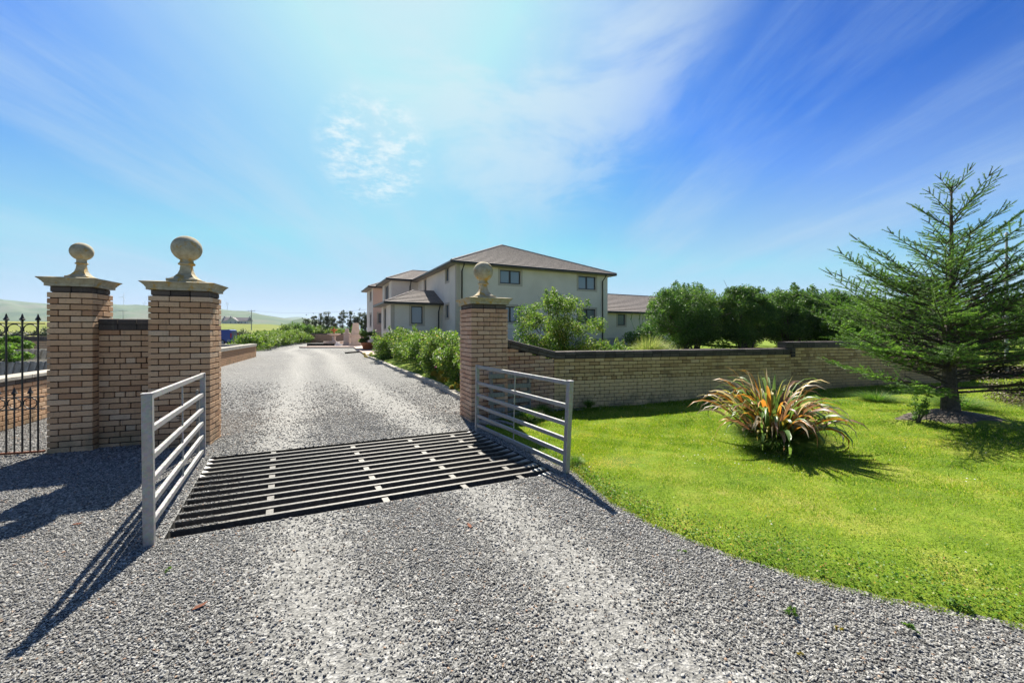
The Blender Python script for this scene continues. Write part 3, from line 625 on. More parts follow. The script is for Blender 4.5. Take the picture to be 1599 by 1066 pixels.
# ---------------------------------------------------------------- kerb and garden ground behind the walls
kp = [(-8.94, 24.24), (-7.91, 22.51), (-4.55, 15.76), (-2.44, 11.82), (-1.61, 10.06), (-1.10, 8.9), (-.72, 7.75)]
kt = thing('kerb', 'rough concrete kerb with moss edging the rose bed on the right of the driveway', 'kerb', (-4.55, 15.76, 0)); ka, _ = along(kp, 30)
for i in range(29):
    p, q_ = Vector((*ka[i], 0)), Vector((*ka[i+1], 0)); d = (q_-p).normalized(); h_ = .11+J(.012)
    o = MB().bar(p+d*.006-Vector((-4.55, 15.76, -.0)), q_-d*.006-Vector((-4.55, 15.76, 0)), .15+J(.01), 2*h_).put('kerb_stone', CONC, kt, bevel=.012); 
def garden():
    ring_f = [(-8.9, 24.3), (-7.8, 22.5), (-4.45, 15.8), (-2.35, 11.85), (-1.52, 10.1), (-1.0, 8.95), (-.45, 7.75), (-.2, 7.56), (.86, 8.22), (6.7, 9.82), (14, 11.9), (30, 16)]
    a, _ = along(ring_f, 160); n = 160; steps = [0, .15, .5, 1.2, 2.5, 4.5, 8, 13, 20, 34]
    V = []; 
    for k, s in enumerate(steps):
        for i in range(n):
            x, y = a[i]; f = i/(n-1); dx, dy = (.9, .45) if f < .45 else ((.9*(1-(f-.45)/.2)+.05*(f-.45)/.2, .45+(f-.45)/.2*.5) if f < .65 else (.02, 1.0))
            left = 1-min(max((x+1.2)/1.5, 0), 1)
            z0 = .07*left+.45*(1-left); z = z0+(.52-z0+.14*(x > 3))*min(s/4.0, 1)**.8
            V.append((x+dx*s, y+dy*s, z+.02*sin(x*3+s)))
    q_ = (np.arange(len(steps)-1)[:, None]*n+np.arange(n-1)[None]).ravel(); F = np.stack([q_+n, q_+n+1, q_+1, q_], 1)
    put('garden_bed', raw_mesh('garden_bed', V, F[:, ::-1], TURF, smooth=True), kind='structure')
garden()

# ---------------------------------------------------------------- the house
H = thing('house', 'large two-storey cream roughcast house with hipped brown tiled roofs behind the rose bushes', 'house', (-3.08, 22.1, 0), R(27))
def wall_face(name, p, ang, Ln, z0, z1, holes, m, parent, rev=.13):
    """face in the local frame of the house; ang = direction the face runs in, outward normal to its right"""
    c_, s_ = cos(ang), sin(ang); P = lambda a, d, z: (p[0]+c_*a-s_*d, p[1]+s_*a+c_*d, z)
    xs = sorted({0, Ln, *[v for h in holes for v in h[:2]]}); zs = sorted({z0, z1, *[v for h in holes for v in h[2:4]]}); q = MB()
    for i in range(len(xs)-1):
        for j in range(len(zs)-1):
            cx, cz = (xs[i]+xs[i+1])/2, (zs[j]+zs[j+1])/2
            if any(h[0] < cx < h[1] and h[2] < cz < h[3] for h in holes): continue
            q.add([P(xs[i], 0, zs[j]), P(xs[i+1], 0, zs[j]), P(xs[i+1], 0, zs[j+1]), P(xs[i], 0, zs[j+1])], [(0, 1, 2, 3)])
    for h in holes:
        a, b, c2, d = h[:4]; q.add([P(a, 0, c2), P(b, 0, c2), P(b, 0, d), P(a, 0, d), P(a, rev, c2), P(b, rev, c2), P(b, rev, d), P(a, rev, d)], [(0,1,5,4)[::-1], (1,2,6,5)[::-1], (2,3,7,6)[::-1], (3,0,4,7)[::-1]])
        wv = MB(); f = .06
        def bx(a0, a1, d0, d1, z0_, z1_): 
            wv.add([P(a0, d0, z0_), P(a1, d0, z0_), P(a1, d1, z0_), P(a0, d1, z0_), P(a0, d0, z1_), P(a1, d0, z1_), P(a1, d1, z1_), P(a0, d1, z1_)], [(3,2,1,0),(4,5,6,7),(0,1,5,4),(1,2,6,5),(2,3,7,6),(3,0,4,7)])
        r0, r1 = rev-.07, rev
        bx(a, b, r0, r1, c2, c2+f); bx(a, b, r0, r1, d-f, d); bx(a, a+f, r0, r1, c2+f, d-f); bx(b-f, b, r0, r1, c2+f, d-f)
        npn = h[4] if len(h) > 4 else 1
        for k in range(1, npn): m_ = a+(b-a)*k/npn; bx(m_-.05, m_+.05, r0-.005, r1, c2+f, d-f)
        w_ = wv.put('window', DARKU, parent)
        for k in range(npn):
            a0 = a+(b-a)*k/npn+(f if k == 0 else .05); a1 = a+(b-a)*(k+1)/npn-(f if k == npn-1 else .05)
            g_ = MB().add([P(a0, r0+.03, c2+f), P(a1, r0+.03, c2+f), P(a1, r0+.03, d-f), P(a0, r0+.03, d-f)], [(0, 1, 2, 3)]); g_.put('pane', GLASS, w_)
        s_w = MB(); tt = .13; o_ = -.012
        def tx(a0, a1, z0_, z1_): s_w.add([P(a0, o_, z0_), P(a1, o_, z0_), P(a1, o_, z1_), P(a0, o_, z1_), P(a0, .0, z0_), P(a1, .0, z0_), P(a1, .0, z1_), P(a0, .0, z1_)], [(0,1,2,3),(1,5,6,2),(4,0,3,7),(3,2,6,7),(4,5,1,0)])
        tx(a-tt, b+tt, c2-tt, c2-.001); tx(a-tt, b+tt, d+.001, d+tt); tx(a-tt, a-.001, c2, d); tx(b+.001, b+tt, c2, d); s_w.put('window_surround', TRIM, parent)
        sl_ = MB(); 
    return q.put(name, m, parent)
def roof(parent, ev, ridge, ncourse, hipv=None, name='roof'):
    """ev: eave corners (x, y), zE; ridge: two points"""
    q = MB()
    for (e0, e1, r1, r0) in ev:
        e0, e1, r0, r1 = map(Vector, (e0, e1, r0, r1)); nrm = (e1-e0).cross(r0-e0 if (r0-e0).length > .01 else r1-e0).normalized()
        if nrm.z < 0: nrm = -nrm
        for k in range(ncourse):
            f0, f1 = k/ncourse, (k+1)/ncourse
            a, b, c_, d = e0.lerp(r0, f0), e1.lerp(r1, f0), e1.lerp(r1, f1), e0.lerp(r0, f1)
            a2, b2 = a+nrm*.055, b+nrm*.055; c2, d2 = c_+nrm*.012, d+nrm*.012
            q.add([a2, b2, c2, d2, a, b], [(0, 1, 2, 3), (4, 5, 1, 0)])
    return q.put(name, TILE, parent)
def ridge_cap(parent, pts, rad=.10):
    for p, q_ in pts:
        p, q_ = Vector(p), Vector(q_); n = max(2, int((q_-p).length/.42)); d = (q_-p)/n
        m_ = MB()
        for i in range(n): m_.tube([p+d*i, p+d*(i+.98)], [rad, rad*.9], 8)
        m_.put('ridge_tiles', TILE, parent)
def gutter(parent, pts, closed=False):
    for p, q_ in pts:
        p, q_ = Vector(p), Vector(q_); MB().bar(p, q_, .10, .10).put('gutter', DARKU, parent, bevel=.02)
OV = .42
def hip(parent, x0, x1, y0, y1, ze, pitch, attach=None, nco=14, off=True):
    """hip roof box eaves with overhang; attach='x1' means the roof runs into a wall/roof at x1"""
    ex0, ex1, ey0, ey1 = x0-OV, x1+(0 if attach else OV), y0-OV, y1+OV; w_ = ex1-ex0; d = ey1-ey0; zr = ze-.05
    if attach:
        h_ = d/2*pitch; ym = (ey0+ey1)/2; rx0 = ex0+d/2; run = off if isinstance(off, (int, float)) and not isinstance(off, bool) else 0
        E = [(ex0, ey0, zr), (ex1+run, ey0, zr), (ex1+run, ey1, zr), (ex0, ey1, zr)]; R0, R1 = (rx0, ym, zr+h_), (ex1+run, ym, zr+h_)
        sl_ = [(E[0], E[1], R1, R0), (E[2], E[3], R0, R1), (E[3], E[0], R0, R0)]
        roof(parent, sl_, None, nco); ridge_cap(parent, [(E[0], R0), (E[3], R0), (R0, R1)], .08)
        gs = [(E[0], E[1] if not run else (ex1, ey0, zr)), (E[3], E[0]), (E[3], (ex1, ey1, zr))]
    else:
        h_ = w_/2*pitch; xm = (ex0+ex1)/2; E = [(ex0, ey0, zr), (ex1, ey0, zr), (ex1, ey1, zr), (ex0, ey1, zr)]
        R0, R1 = (xm, ey0+w_/2, zr+h_), (xm, ey1-w_/2, zr+h_)
        roof(parent, [(E[0], E[1], R0, R0), (E[1], E[2], R1, R0), (E[2], E[3], R1, R1), (E[3], E[0], R0, R1)], None, nco)
        ridge_cap(parent, [(E[0], R0), (E[1], R0), (E[2], R1), (E[3], R1), (R0, R1)]); gs = [(E[0], E[1]), (E[1], E[2]), (E[2], E[3]), (E[3], E[0])]
    gutter(parent, [((a[0], a[1], zr-.03), (b[0], b[1], zr-.03)) for a, b in gs])
    MB().box((x0-OV+.03, y0-OV+.03, zr-.10), (x1+(0 if attach else OV-.03), y1+OV-.03, zr-.055)).put('soffit', SOFF, parent)
EZ, GZ = 5.42, .40
# main block 10.7 x 19
wall_face('front_wall', (0, 0), 0, 10.72, 1.08, EZ, [(2.67, 4.03, 4.36, 5.02 if False else 5.16, 2), (8.29, 9.70, 4.30, 5.16, 2), (8.32, 9.70, 2.10, 3.02, 2), (2.67, 4.03, 2.10, 3.02, 2)], RENDER, H)
wall_face('left_wall', (0, 19), -pi/2, 19, 1.08, EZ, [(19-1.98, 19-1.38, 4.52, 5.34-.06), (19-1.98, 19-1.38, 2.36, 3.12), (19-6.94, 19-6.42, 4.4, 5.2)], RENDER, H)
wall_face('right_wall', (10.72, 0), pi/2, 19, 1.08, EZ, [], RENDER, H); wall_face('rear_wall', (10.72, 19), pi, 10.72, 1.08, EZ, [], RENDER, H)
MB().box((-.02, -.02, .2), (10.74, 19.02, 1.08)).put('plinth', RENDPL, H)
for x in (.0, ): MB().box((-.018, -.018, 1.085), (.20, .0-.002, EZ-.1)).box((-.018, -.001, 1.085), (-.002, .20, EZ-.1)).put('corner_trim', TRIM, H)
hip(H, 0, 10.72, 0, 19, EZ, .43, nco=19)
# first projecting two-storey block and the far one
wall_face('porch_front', (-1.9, 9.0), 0, 1.9, .9, EZ, [], RENDER, H); wall_face('porch_side', (-1.9, 13.0), -pi/2, 4.0, .9, EZ, [(1.2, 2.8, 3.4, 5.1, 2), (1.2, 2.8, 1.5, 2.9, 2)], RENDER, H); wall_face('porch_rear', (0, 13.0), pi, 1.9, .9, EZ, [], RENDER, H)
hip(H, -1.9, 0, 9.0, 13.0, EZ, .43, attach='x1', nco=8, off=2.3)
wall_face('far_front', (-2.4, 14.8), 0, 2.4, .9, EZ, [(.45, 1.05, 2.3, 3.1, 1)], RENDPK, H); wall_face('far_side', (-2.4, 18.8), -pi/2, 4.0, .9, EZ, [(2.0, 3.0, 4.3, 5.15), (2.0, 3.0, 2.0, 3.1)], RENDER, H); wall_face('far_rear', (0, 18.8), pi, 2.4, .9, EZ, [], RENDER, H)
hip(H, -2.4, 0, 14.8, 18.8, EZ, .43, attach='x1', nco=8, off=2.3)
MB().box((-1.92, 8.98, .2), (-.02, 13.02, .9)).box((-2.42, 14.78, .2), (-.02, 18.82, .9)).put('plinth', RENDPL, H)
# single-storey bay
B0, B1, BZ = 2.73, 6.15, 3.27
wall_face('bay_front', (-3.05, B0), 0, 3.05, 1.0, BZ, [(1.17, 1.86, 2.0, 3.05)], RENDER, H); wall_face('bay_side', (-3.05, B1), -pi/2, B1-B0, 1.0, BZ, [(.95, 1.75, 1.7, 3.0)], RENDER, H); wall_face('bay_rear', (0, B1), pi, 3.05, 1.0, BZ, [], RENDER, H)
MB().box((-3.07, B0-.02, .2), (-.02, B1+.02, 1.0)).put('plinth', RENDPL, H)
hip(H, -3.05, 0, B0, B1, BZ, .43, attach='x1', nco=9, off=0.0)
MB().box((-3.068, B0-.018, 1.01), (-2.85, B0-.002, BZ-.1)).put('corner_trim', TRIM, H)
# single-storey wing on the right
wall_face('wing_front', (10.76, 1.3), 0, 11, 1.08, 3.02, [(2.01, 2.74, 2.0, 2.80), (5.6, 6.6, 1.9, 2.8, 2)], RENDER, H); wall_face('wing_rear', (21.76, 8.3), pi, 11, 1.08, 3.02, [], RENDER, H)
wall_face('wing_end', (21.76, 1.3), pi/2, 7.0, 1.08, 3.02, [], RENDER, H); MB().box((10.76, 1.28, .2), (21.78, 8.32, 1.08)).put('plinth', RENDPL, H)
E0, E1, Ra, Rb = (10.75, .9, 2.97), (22.1, .9, 2.97), (10.75, 4.8, 4.62), (22.1, 4.8, 4.62); E2, E3 = (22.1, 8.7, 2.97), (10.75, 8.7, 2.97)
roof(H, [(E0, E1, Rb, Ra), (E2, E3, Ra, Rb)], None, 13); ridge_cap(H, [(Ra, Rb)], .09); gutter(H, [((10.76, .88, 2.93), (22.1, .88, 2.93))]); MB().box((10.76, .92, 2.86), (22.0, 1.29, 2.92)).put('soffit', SOFF, H)
MB().add([(21.77, 1.3, 3.02), (21.77, 8.3, 3.02), (21.77, 4.8, 4.5)], [(0, 1, 2)]).put('gable', RENDER, H)
MB().box((16.2+.0, 1.22, 2.05), (16.4, 1.298, 2.25)).put('wall_vent', DARKU, H)
for x, y, z1, xo, yo in ((.30, -.06, EZ, 0, -.36), (10.25, -.06, EZ, 0, -.36), (-.55, 8.94, EZ, 0, -.30), (-.22, B0-.06, BZ, 0, -.30)):
    MB().tube([(x+xo, y+yo, z1-.12), (x+xo*.9, y+yo*.9, z1-.22), (x, y, z1-.52), (x, y, .45)], .04, 8).put('downpipe', DARKU, H, smooth=True)
# ---------------------------------------------------------------- vegetation helpers
def leaves(C, size, aspect=.55, up=.35, droop=0.0, fold=True):
    """rhombic leaf quads at centres C with random orientation"""
    n = len(C); d = rng.normal(size=(n, 3)); d[:, 2] = d[:, 2]*.6+up*.6-droop; d /= np.linalg.norm(d, axis=1)[:, None]
    r = rng.normal(size=(n, 3)); s = np.cross(d, r); s /= np.linalg.norm(s, axis=1)[:, None]; nn = np.cross(s, d)
    L_ = size*rng.uniform(.6, 1.25, n)[:, None]; W_ = L_*aspect*.5
    p0 = C-d*L_*.5; p2 = C+d*L_*.5; p1 = C+s*W_+nn*L_*.10; p3 = C-s*W_+nn*L_*.10
    V = np.stack([p0, p1, p2, p3], 1).reshape(-1, 3); F = np.arange(n*4).reshape(-1, 4); return V, F
def clump_pts(cs, rs, n, shell=.5):
    """points spread in ball clumps, denser to the outside"""
    idx = rng.integers(0, len(cs), n); d = rng.normal(size=(n, 3)); d /= np.linalg.norm(d, axis=1)[:, None]
    r = rng.uniform(0, 1, n)**shell; return cs[idx]+d*(r*rs[idx])[:, None]*np.array([1, 1, .85]), idx
def crown_clumps(rx, ry, rz, k, zc, zmin=.0, rim=.75):
    out_ = []
    while len(out_) < k:
        d = rng.normal(size=3); d /= np.linalg.norm(d); r = rng.uniform(rim**3, 1)**(1/3) if rng.random() < .8 else rng.uniform(.2, 1)
        p = d*r*np.array([rx, ry, rz])+np.array([0, 0, zc])
        if p[2] > zmin: out_.append(p)
    return np.array(out_)
def bush(name, label, cat, x, y, z, rx, ry, rz, zc, k, n, size, m, group=None, cr_=(.22, .36), aspect=.55, stems=6, zmin=.05, shell=.45, rim=.7, barkr=.02, flowers=None, up=.35, spikes=0, trunkr=None, stemk=1.0):
    t = thing(name, label, cat, (x, y, z), 0, group)
    s_ = (rx*ry*rz)**(1/3); cs = crown_clumps(rx*(1-cr_[0]*.8), ry*(1-cr_[0]*.8), rz*(1-cr_[0]*.8), k, zc, zmin, rim); rs = rng.uniform(cr_[0], cr_[1], k)*s_
    if spikes:
        sp_ = crown_clumps(rx, ry, rz, spikes, zc, zc, .97); cs = np.concatenate([cs, sp_, sp_+(0, 0, .10*s_)]); rs = np.concatenate([rs, np.full(spikes, .11*s_), np.full(spikes, .07*s_)])
    wts = rs**2; idx = rng.choice(len(cs), n, p=wts/wts.sum()); d = rng.normal(size=(n, 3)); d /= np.linalg.norm(d, axis=1)[:, None]
    P = cs[idx]+d*((rng.uniform(0, 1, n)**shell)*rs[idx])[:, None]*np.array([1, 1, .85]); P = P[P[:, 2] > .01]
    V, F = leaves(P, size, aspect, up); tone = rng.normal(0, .13, len(cs))[idx[:len(P)]]; rr = np.clip(rng.uniform(0, 1, len(P))*.75+.12+tone, 0, 1)
    put('foliage', raw_mesh('foliage', V, F, m, rnd=np.repeat(rr, 4)), t)
    if stems:
        q = MB(); order = rng.permutation(k)[:stems]
        for i in order:
            e = Vector(cs[i]); b = Vector((rng.uniform(-.12, .12)*rx*stemk, rng.uniform(-.12, .12)*ry*stemk, -.05)); mid = b.lerp(e, .5)+Vector((rng.normal(0, .06)*rx, rng.normal(0, .06)*ry, rz*.06)); mid.x = b.x+(e.x-b.x)*.38; mid.y = b.y+(e.y-b.y)*.38
            q.tube([b, mid, e], [barkr, barkr*.65, barkr*.2], 5, False)
            for _ in range(3):
                e2 = e+Vector(rng.normal(0, .22*s_, 3)); q.tube([mid.lerp(e, .5), e2], [barkr*.4, barkr*.12], 4, False)
        q.put('stems', BARK, t)
    if trunkr: MB().tube([(0, 0, -.05), (.02, .01, zc*.5), (0, 0, zc)], [trunkr, trunkr*.8, trunkr*.4], 8).put('trunk', BARK, t)
    if flowers:
        cnt, fm, fs = flowers; P = P[P[:, 2] > zc*.6]; P = P[rng.integers(0, len(P), cnt)]+rng.normal(0, .03, (cnt, 3)); q = MB()
        for p in P:
            for a in range(5): an = 2*pi*a/5; q.add([p, p+(fs*cos(an-.5), -fs*.4, fs*sin(an-.5)), p+(fs*1.3*cos(an), -fs*.3, fs*1.3*sin(an)), p+(fs*cos(an+.5), -fs*.4, fs*sin(an+.5))], [(0, 1, 2, 3)])
        q.put('flowers', fm, t)
    return t
# rose bushes along the kerb
RB = [(-7.1, 23.3, 1.0, 1.25, 'furthest rugosa bush of the kerbside bed, beside the terracotta pot'), (-6.4, 20.8, 1.15, 1.45, 'tall rugosa bush below the bay window of the house'), (-4.9, 18.9, 1.1, 1.5, 'rugosa bush in front of the bay wall, third from the far end of the bed'),
      (-3.9, 16.6, 1.1, 1.42, 'rugosa bush with pink blooms midway along the kerbside bed'), (-2.95, 14.6, 1.05, 1.38, 'dense rugosa bush above the yellow herbs in the kerbside bed'), (-2.1, 12.7, .95, 1.32, 'rugosa bush fourth from the brick pillar in the bed'),
      (-1.45, 11.2, .85, 1.28, 'rugosa bush third from the brick pillar with a pink rose'), (-.85, 9.9, .70, 1.18, 'rugosa bush second from the brick pillar, leaning over the kerb'), (-.45, 8.75, .55, 1.30, 'bright green rugosa bush growing right behind the brick pillar')]
for i, (x, y, r, h_, lb) in enumerate(RB):
    bush('rose_bush', lb, 'bush', x+.12, y, .05, r*1.08, r*1.25, h_*.60, h_*.56, 34, int(7500+1200*max(0, 15-y)), .045+.0022*y, ROSE, 'rugosa rose bushes along the kerb', cr_=(.24, .36), stems=6, flowers=(7, PINKP, .028) if i in (3, 6, 8) else None, spikes=9)
for i, (x, y, r, lb) in enumerate([(-2.30, 12.15, .22, 'yellowing herb clump nearest the far end at the kerb under the roses'), (-2.0, 11.35, .28, 'yellow-green herb clump spilling over the middle of the kerb'), (-1.35, 9.75, .18, 'small yellow-green herb tuft on the kerb near the pillar'), (-8.3, 22.9, .30, 'yellow herb clump at the far corner of the rose bed')]):
    bush('herb_clump', lb, 'plant', x, y, .05, r, r, r*.8, r*.55, 8, 1100, .035, YEL, 'yellow herb clumps along the kerb', stems=0, zmin=.0)
# shrubs behind the low wall
bush('rose_bush', 'tall open rose bush with bare stems showing, behind the low wall right of the pillar', 'bush', 1.25, 11.0, .45, 1.28, 1.0, 1.05, 1.12, 60, 24000, .055, ROSE, 'shrubs behind the garden wall', cr_=(.15, .30), stems=22, zmin=.45, spikes=14, barkr=.016, stemk=2.5)
bush('rose_bush', 'lower rose bush behind the wall between the tall one and the house downpipe', 'bush', 2.35, 10.9, .45, 1.05, .7, .46, .42, 30, 9000, .055, ROSE, 'shrubs behind the garden wall', stems=6, spikes=10)
bush('rose_bush', 'small bright bush behind the wall under the right end of the house', 'bush', 3.1, 12.2, .5, .45, .45, .33, .34, 12, 1900, .055, LITEL, 'shrubs behind the garden wall', stems=3)
def grass_clump(name, label, x, y, z, n, L_, spread, wd, m, group=None, cat='grass clump', up=1.0, lean=(0, 0)):
    t = thing(name, label, cat, (x, y, z), 0, group); K = 6
    az = rng.uniform(0, 2*pi, n); sp_ = rng.uniform(.05, 1, n)**.7*spread; ln = L_*rng.uniform(.6, 1.1, n); r0 = rng.uniform(0, .25, n)*spread
    ts = np.linspace(0, 1, K); px = (np.cos(az)*r0)[:, None]+np.cos(az)[:, None]*sp_[:, None]*ts**1.5+lean[0]*ts**2; py = (np.sin(az)*r0)[:, None]+np.sin(az)[:, None]*sp_[:, None]*ts**1.5+lean[1]*ts**2
    pz = ln[:, None]*(ts*up-.55*(sp_/spread)[:, None]*ts**2.2); ww = wd*(1-ts**2*.92)[None]*rng.uniform(.6, 1.2, n)[:, None]
    a2 = az+pi/2+rng.normal(0, .6, n); sx = np.cos(a2)[:, None]*ww; sy = np.sin(a2)[:, None]*ww
    A = np.stack([px-sx, py-sy, pz], 2); B = np.stack([px+sx, py+sy, pz], 2); V = np.stack([A, B], 2).reshape(-1, 3)
    b = (np.arange(n)[:, None]*K*2+np.arange(K-1)[None]*2).ravel(); F = np.stack([b, b+1, b+3, b+2], 1)
    put('blades', raw_mesh('blades', V, F, m, rnd=np.repeat(rng.uniform(0, 1, n), K*2)), t); return t
pg = grass_clump('pampas_clump', 'pale arching ornamental grass behind the low wall in front of the house wing', 4.55, 13.2, .5, 2600, 1.0, .95, .006, PAMP, None, 'grass clump', lean=(.1, 0))
q = MB()
for i in range(9):
    a = rng.uniform(-.9, .9); q.tube([(a*.2, 0, 0), (a*.5, .05, .9), (a*.9+.15, .1, 1.45+rng.uniform(-.2, .25))], .005, 4, False); q.tube([(a*.9+.15, .1, 1.42), (a*.9+.2, .1, 1.62+rng.uniform(-.1, .1))], [.02, .004], 5)
q.put('seed_heads', PAMP, pg)
grass_clump('pampas_clump', 'low pale grass tuft at the right foot of the ornamental grass', 5.5, 13.5, .5, 1100, .55, .7, .006, PAMP)
# round dark trees behind the wall
TD = [(5.35, 20.0, 2.0, 1.45, 'broad dark round tree nearest the house wing'), (8.35, 18.0, 1.05, 1.35, 'narrow dark tree second from the house, behind the wall'), (10.7, 18.8, 1.7, 1.45, 'round dark tree behind the taller wall end, in the middle of its row'),
      (13.1, 18.8, 1.45, 1.35, 'dark tree at the right of its row, above the stepped wall'), (16.0, 20.0, 1.7, 1.25, 'dark tree partly behind the spruce')]
for x, y, r, h_, lb in [(8.7, 19.8, 2.0, 1.50, TD[0][4]), (11.2, 19.2, 1.5, 1.44, TD[1][4]), (13.7, 19.6, 1.85, 1.46, TD[2][4]), (16.3, 20.0, 1.6, 1.36, TD[3][4]), (19.2, 20.6, 2.0, 1.25, TD[4][4])]:
    bush('round_tree', lb, 'tree', x, y, .55, r, r*.9, h_, h_*1.02+.22, 100, 42000, .085, DARKL, 'round dark trees behind the garden wall', cr_=(.18, .32), stems=12, zmin=.30, spikes=40, barkr=.05, rim=.8, stemk=1.6)
for x, y, r, h_, lb, m in [(15.0, 17.3, 1.35, .95, 'paler green spreading tree in front of the dark ones, left of the spruce', LITEL), (10.5, 25, 1.2, 1.9, 'darker tree rising behind the row, next to the wing roof', DARKL), (22.5, 23, 2.2, 1.4, 'distant dark tree visible through the spruce', DARKL), (19.0, 17.0, 1.6, .8, 'low pale bush behind the spruce', LITEL), (25.0, 20, 2.2, 1.35, 'dark tree beyond the right side of the spruce', DARKL)]:
    bush('round_tree', lb, 'tree', x, y, .5, r, r*.9, h_, h_*1.05+.2, 70, 24000, .09, m, 'trees behind the round row', cr_=(.18, .32), stems=8, zmin=.3, spikes=24, barkr=.04, rim=.75)
for i in range(9):
    x = 8.5+i*3.3; bush('shade_fill_shrub', f'added dark shrub filling in darkness behind the round trees, {["first", "second", "third", "fourth", "fifth", "sixth", "seventh", "eighth", "ninth"][i]} from the house wing', 'shrub', x, 23.5+i*.35, .45, 2.3, 1.2, .85+.1*(i % 3), .75, 26, 5200, .13, DARKL, 'added dark shrubs behind the round trees', stems=0, cr_=(.25, .4), spikes=8)  # added shrubs hide the bright field, standing in for darkness behind the trees
for x, y, h_, lb in [(9.9, 21.4, 1.50, 'dark crown filling the gap behind the first two round trees'), (12.6, 21.8, 1.52, 'dark crown rising between the second and third round trees'), (15.4, 22.0, 1.48, 'dark crown behind the fourth round tree'), (18.0, 22.4, 1.45, 'dark crown behind the tree that the spruce partly covers')]:
    bush('round_tree', lb, 'tree', x, y, .5, 1.75, 1.4, h_, h_*1.05+.2, 80, 26000, .09, DARKL, 'trees behind the round row', cr_=(.18, .32), stems=6, zmin=.3, spikes=30, barkr=.04, rim=.8)
# hedge shrubs on the left of the far driveway
for i in range(11):
    f = i/10; px = 398+f*76; y = 32+f*22; x = (px-799.5)/622*y-.2; h_ = [1.05, 1.1, 1.2, 1.25, 1.3, 1.25, 1.4, 1.35, 1.45, 1.3, 1.1][i]
    bush('hedge_shrub', ['low shrub beside the blue van at the near end of the driveway hedge', 'second hedge shrub from the blue van', 'third hedge shrub from the blue van', 'fourth hedge shrub from the blue van', 'fifth hedge shrub from the blue van', 'middle hedge shrub left of the driveway bend', 'fifth hedge shrub from the far end', 'fourth hedge shrub from the far end', 'third hedge shrub from the far end, below the small hill', 'second hedge shrub from the far end of the driveway', 'last hedge shrub beside the distant brick wall'][i], 'shrub', x, y, .0, 1.7, 1.7, h_*.62, h_*.6, 30, 5200, .13, HEDGL if i % 3 else ROSE, 'hedge shrubs left of the driveway', stems=0, cr_=(.25, .4), spikes=6)
for i in range(9):
    px = 415+i*19; y = 60+2*(i % 3); x = (px-799.5)/622*y; h_ = [1.7, 1.9, 2.9, 3.1, 2.6, 2.4, 2.3, 2.5, 2.2][i]
    bush('hedge_shrub', f'bushy green shrub behind the far wall, {["first", "second", "third", "fourth", "fifth", "sixth", "seventh", "eighth", "ninth"][i]} from the left', 'shrub', x, y, -.05, 2.3, 1.8, h_*.5, h_*.52, 30, 4200, .20, LITEL if i % 2 else HEDGL, 'shrubs behind the far wall', stems=0, cr_=(.25, .4), spikes=8)
names = ['leftmost', 'second', 'third', 'fourth', 'fifth', 'sixth', 'seventh', 'eighth', 'ninth', 'tenth', 'rightmost']
for i, (px, top) in enumerate([(478, 492), (489, 490), (501, 483), (512, 481), (522, 492), (534, 484), (546, 481), (556, 488), (564, 481), (571, 487), (578, 480)]):
    y = 64+(i % 3)*2; x = (px-799.5)/622*y; H_ = 1.52+(518-top)*y/622
    bush('windswept_tree', f'wispy windswept tree beyond the far wall, {names[i]} in the row', 'tree', x, y, 0, .75, .7, H_*.38, H_*.64, 26, 2200, .15, FARL, 'windswept trees beyond the far wall', stems=7, cr_=(.22, .36), zmin=1.2, barkr=.07, spikes=5, trunkr=.09, rim=.5)
# shrubs and far hedge behind the iron gate
for x, y, z, r, lb in [(-11.4, 8.9, .83, .55, 'leafy bright green plant growing out of the near ribbed planter'), (-12.9, 10.2, .98, .5, 'green plant in the further ribbed planter')]:
    bush('planter_plant', lb, 'plant', x, y, z, r*1.2, r*.6, .28, .16, 14, 2600, .06, LITEL, stems=3)
for i in range(7):
    x = -58+i*5.0; bush('field_shrub', f'dark shrub far across the field beyond the iron gate, {names[i] if i < 6 else "rightmost"} of the line', 'shrub', x-20, 62+i*1.5, .1, 3.2, 2, 1.1, 1.0, 16, 1400, .3, FARL, 'field shrubs beyond the iron gate', stems=0, cr_=(.25, .4))

